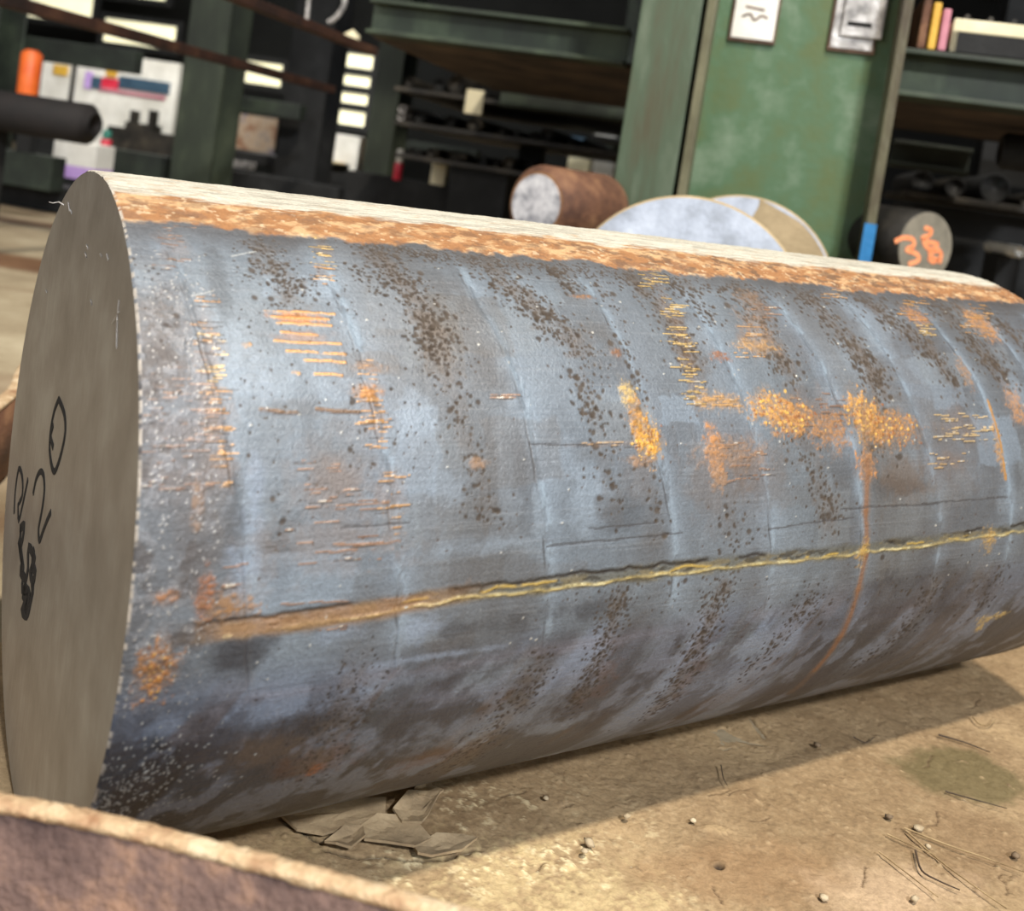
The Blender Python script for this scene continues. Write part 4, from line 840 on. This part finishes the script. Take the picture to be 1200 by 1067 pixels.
# small items
def bottle(x, yb, q, h, r_, mt, mt2, name, label, cat):
    a, z = rp(x, yb, q); t = thing(name, rw(a, q, z), label, cat)
    bm = bmesh.new(); cylinder(bm, rw(a, q, z), (0, 0, 1), r_, h * .55, 20, r_ * .15); put('body', bm, M[mt], t, True)
    bm = bmesh.new(); cylinder(bm, rw(a, q, z + h * .55), (0, 0, 1), r_ * .8, h * .45, 20, r_ * .3); put('top', bm, M[mt2], t, True); return t
bottle(465, 211, 4.95, .16, .022, 'red', 'white', 'red_bottle', 'red bottle with a pale top on the rack base in the centre', 'bottle')
bottle(123, 176, 4.85, .11, .028, 'red', 'teal', 'small_canister', 'small canister, red below and teal above, right of the thick dark bar', 'canister')
pslab('beige_block', 505, 186, 522, 218, 4.95, .06, 'cream', 'small upright cream block right of the red bottle', 'block')
pslab('paper_sheet', 545, 105, 566, 134, 4.2, .01, 'cream', 'small cream paper hanging in the dim centre bay', 'paper')
slab('box_stand', Aof(372, 201, 6.48), Aof(426, 201, 6.48), 6.48, 6.85, 0, Zof(398, 201.5, 6.6), 'black', 'black stand under the bright white box', 'stand')
pslab('white_box', 376, 157, 420, 201, 6.6, .2, 'white', 'bright white box under the louvred window', 'box')
pslab('yellow_block', 388, 190, 402, 201, 6.5, .05, 'yellow', 'small yellow block at the foot of the bright white box', 'block')
M['picture'] = mottled('poster_print', (104, 66, 40), (140, 124, 104), (66, 62, 84), 9, .6)
pc = thing('framed_picture', rw(Aof(296, 158, 6.0), 6.0, Zof(296, 180, 6.0)), 'colourful poster glimpsed right of the tall green post', 'poster')
bm = bmesh.new(); rbox(bm, Aof(268, 158, 6.), Aof(323, 158, 6.), 6.0, 6.02, Zof(301, 180, 5.5) + .0, Zof(296, 135, 6.)); put('poster_sheet', bm, M['picture'], pc)
for k in range(4):
    pslab('white_cup', 259 + k * 10, 185.5 + k * 1.4, 266 + k * 10, 194.5 + k * 1.4, 5.0, .04, 'plate', ords[k] + ' from the left in the row of four pale cups below the colourful poster', 'cup', 'row of four pale cups')
for (x0, y0, x1, y1_, q, mt, lab) in ((664, 176, 690, 222, 6.4, 'cream', 'tall cream box left of the narrow worn post'), (693, 186, 718, 226, 6.25, 'white', 'white box touching the left side of the narrow worn post'), (698, 146, 722, 160, 6.25, 'white', 'small white package above the white box near the narrow worn post'), (668, 160, 684, 176, 6.4, 'blue', 'small blue-grey box above the tall cream box')):
    pslab('storage_box', x0, y0, x1, y1_, q, .12, mt, lab, 'box')
for x0, x1, y, q, lab in ((662, 691, 222, 6.4, 'tall cream box'), (692, 719, 226, 6.25, 'white box')):
    slab('box_stand', Aof(x0, y, q), Aof(x1, y, q), q, q + .13, 0, Zof((x0 + x1) / 2, y, q), 'black', 'black stand under the %s beside the narrow worn post' % lab, 'stand')
slab('shelf_deck', Aof(694, 160, 6.25), Aof(736, 160, 6.25), 6.2, 6.9, Zof(710, 160, 6.25) - .02, Zof(710, 160, 6.25), 'black', 'short dark shelf under the small white package', 'shelf')
# hook and chain at the top
bm = bmesh.new(); q = 3.6
tube(bm, smoothline([rw(*((lambda r_: (r_[0], q, r_[1]))(rp(x, y, q)))) for x, y in ((403, -30), (404, 0), (400, 12), (392, 22), (385, 26))], 4), .012, .010, 8)
tag(put('lifting_hook', bm, M['plate'], None, True), 'curved pale lifting hook hanging at the top, left of the upper green beam', 'hook')
bm = bmesh.new(); tube(bm, [rw(*((lambda r_: (r_[0], q, r_[1]))(rp(x, y, q)))) for x, y in ((364, -30), (361, 8), (358, 36))], .009, .008, 8)
tag(put('hanging_rod', bm, M['plate'], None, True), 'thin pale rod hanging left of the lifting hook', 'rod')
bm = bmesh.new(); a, z = rp(412, 45, 3.5); rgk = random.Random(4); rock(bm, rw(a, 3.5, z), .034, rgk, .9); tag(put('rag', bm, M['cream'], None, True), 'crumpled pale rag on the upper brown rail', 'rag')

# ------------------------------------------------------------------ billets behind the bar
def billet(name, x, y, dist, r, d, L, mside, mface, label, cham=.006, facer=None):
    v = ray(x, y); P_ = O0 + v * (dist / v[1]); d = np.array([d[0], d[1], 0.]); d /= np.linalg.norm(d)
    t = thing(name, (P_[0], P_[1], P_[2] - r), label, 'billet')
    bm = bmesh.new(); cylinder(bm, P_ + d * .0, d, r, L, 72, cham, cap0=False); put('billet_body', bm, mside, t, True)
    bm = bmesh.new(); fr_ = facer or (r - cham * .9); seg = 72; dd = Vector(d); u = dd.cross(Vector((0, 0, 1))).normalized(); vv_ = u.cross(dd)
    f_ = [bm.verts.new(Vector(P_) - dd * .002 + (u * math.cos(k) + vv_ * math.sin(k)) * fr_) for k in [2 * math.pi * i / seg for i in range(seg)]]
    g_ = [bm.verts.new(Vector(P_) + dd * .004 + (u * math.cos(k) + vv_ * math.sin(k)) * fr_) for k in [2 * math.pi * i / seg for i in range(seg)]]
    bm.faces.new(f_)
    for i in range(seg): bm.faces.new((f_[i], g_[i], g_[(i + 1) % seg], f_[(i + 1) % seg]))
    bmesh.ops.recalc_face_normals(bm, faces=bm.faces)
    put('sawn_face', bm, mface, t)
    if facer:
        bm = bmesh.new(); ra = [bm.verts.new(Vector(P_) + dd * .0005 + (u * math.cos(2 * math.pi * i / seg) + vv_ * math.sin(2 * math.pi * i / seg)) * (r - cham * .9)) for i in range(seg)]; bm.faces.new(ra); put('rust_ring', bm, M['rustring'], t)
    return t, P_, d
def on_face(P_, d, x, y):
    v = ray(x, y); s = ((P_ - O0) @ d) / (v @ d); return Vector(O0 + v * s - d * .0025)
# big bright disc
t1, P1, d1 = billet('bright_disc_billet', 797, 374, 1.62, .197, (.17, .98), .26, M['sawn_tan'], M['bright'], 'large bright sawn round billet rising directly behind the big bar, before the narrow post', .004)
t2, P2, d2 = billet('tan_disc_billet', 862, 340, 1.98, .185, (.22, .97), .22, M['sawn_tan'], M['bright'], 'second bright billet with a tan right part, half hidden by the large bright one', .004)  # the tan right part is shade painted as colour
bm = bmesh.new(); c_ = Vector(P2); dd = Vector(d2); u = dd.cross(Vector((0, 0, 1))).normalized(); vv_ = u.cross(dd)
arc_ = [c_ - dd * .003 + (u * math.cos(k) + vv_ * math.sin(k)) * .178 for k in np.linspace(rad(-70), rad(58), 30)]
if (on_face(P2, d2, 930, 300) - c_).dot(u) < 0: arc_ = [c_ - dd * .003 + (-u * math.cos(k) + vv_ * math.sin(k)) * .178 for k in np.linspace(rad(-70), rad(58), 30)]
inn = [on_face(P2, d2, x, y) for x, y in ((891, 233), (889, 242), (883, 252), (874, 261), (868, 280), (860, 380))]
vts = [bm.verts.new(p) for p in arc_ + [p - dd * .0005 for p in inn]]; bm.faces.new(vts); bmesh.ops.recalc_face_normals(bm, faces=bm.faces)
put('tan_shade_patch', bm, M['sawn_tan'], t2)  # shade over the right of this face, painted as tan colour
slab_z = P1[2] - .197
def bearer(x, y, dist, w_, l_, z1_, label, d):
    v = ray(x, y); P_ = O0 + v * (dist / v[1]); bm = bmesh.new(); d = np.array([d[0], d[1], 0.]); d = d / np.linalg.norm(d); e = np.array([d[1], -d[0], 0]); c0 = P_ + d * .1
    pts = [Vector((c0 + e * sx * w_ + d * sy * l_)[:2].tolist() + [z]) for z in (0., z1_) for sx, sy in ((-1, -1), (1, -1), (1, 1), (-1, 1))]; hexa(bm, pts)
    tag(put('timber_bearer', bm, M['wood'], None, bevel=.004), label, 'timber')
bearer(797, 374, 1.62, .11, .09, max(slab_z + .0, .02), 'timber block under the large bright billet', d1)
bearer(862, 340, 1.98, .10, .08, max(P2[2] - .185, .02), 'timber block under the second bright billet', d2)
# small rust-ringed billet with a white chalky end
M['chalk'] = mottled('chalky_marked_end', (120, 122, 130), (196, 196, 200), (236, 236, 236), 26, .5, .1, .1, (1, 1, 1))
t3, P3, d3 = billet('rust_ringed_billet', 628, 239, 2.25, .088, (.62, .78), .26, M['rustcyl'], M['chalk'], 'small brown rusty billet with a white marked end, left of the large bright one', .018, .066)
bearer(628, 239, 2.25, .05, .08, P3[2] - .088 + .003, 'stand under the small rusty billet with a white end', d3)
M['grey_end'] = mottled('grey_sawn_end', (112, 108, 96), (138, 132, 118), None, 30, .5, .1, .1)
t4, P4, d4 = billet('orange_marked_billet', 1084, 290, 2.3, .083, (-.42, .9), .16, M['bar'], M['grey_end'], 'small grey billet with orange painted digits, right of the broad green column', .004)
bearer(1084, 290, 2.3, .05, .05, P4[2] - .083 + .003, 'stand under the billet with orange digits', d4)
def zp(x, y): return on_face(P4, d4, 980 + x / 3.232, y / 3.232)
bm = bmesh.new()
for L_ in ([(218, 915), (250, 900), (285, 905), (290, 930), (262, 945), (300, 960), (308, 985), (270, 1000)], [(330, 862), (355, 870), (350, 890), (322, 900), (345, 915), (380, 925), (360, 945), (335, 930), (325, 900)], [(345, 960), (385, 948), (392, 975), (362, 990), (350, 972), (395, 990)]):
    stroke(bm, smoothline([zp(*p) for p in L_], 4), -d4, .011, .0008)
o = put('painted_digits', bm, M['opaint'], t4); o['label'] = 'orange painted digits'
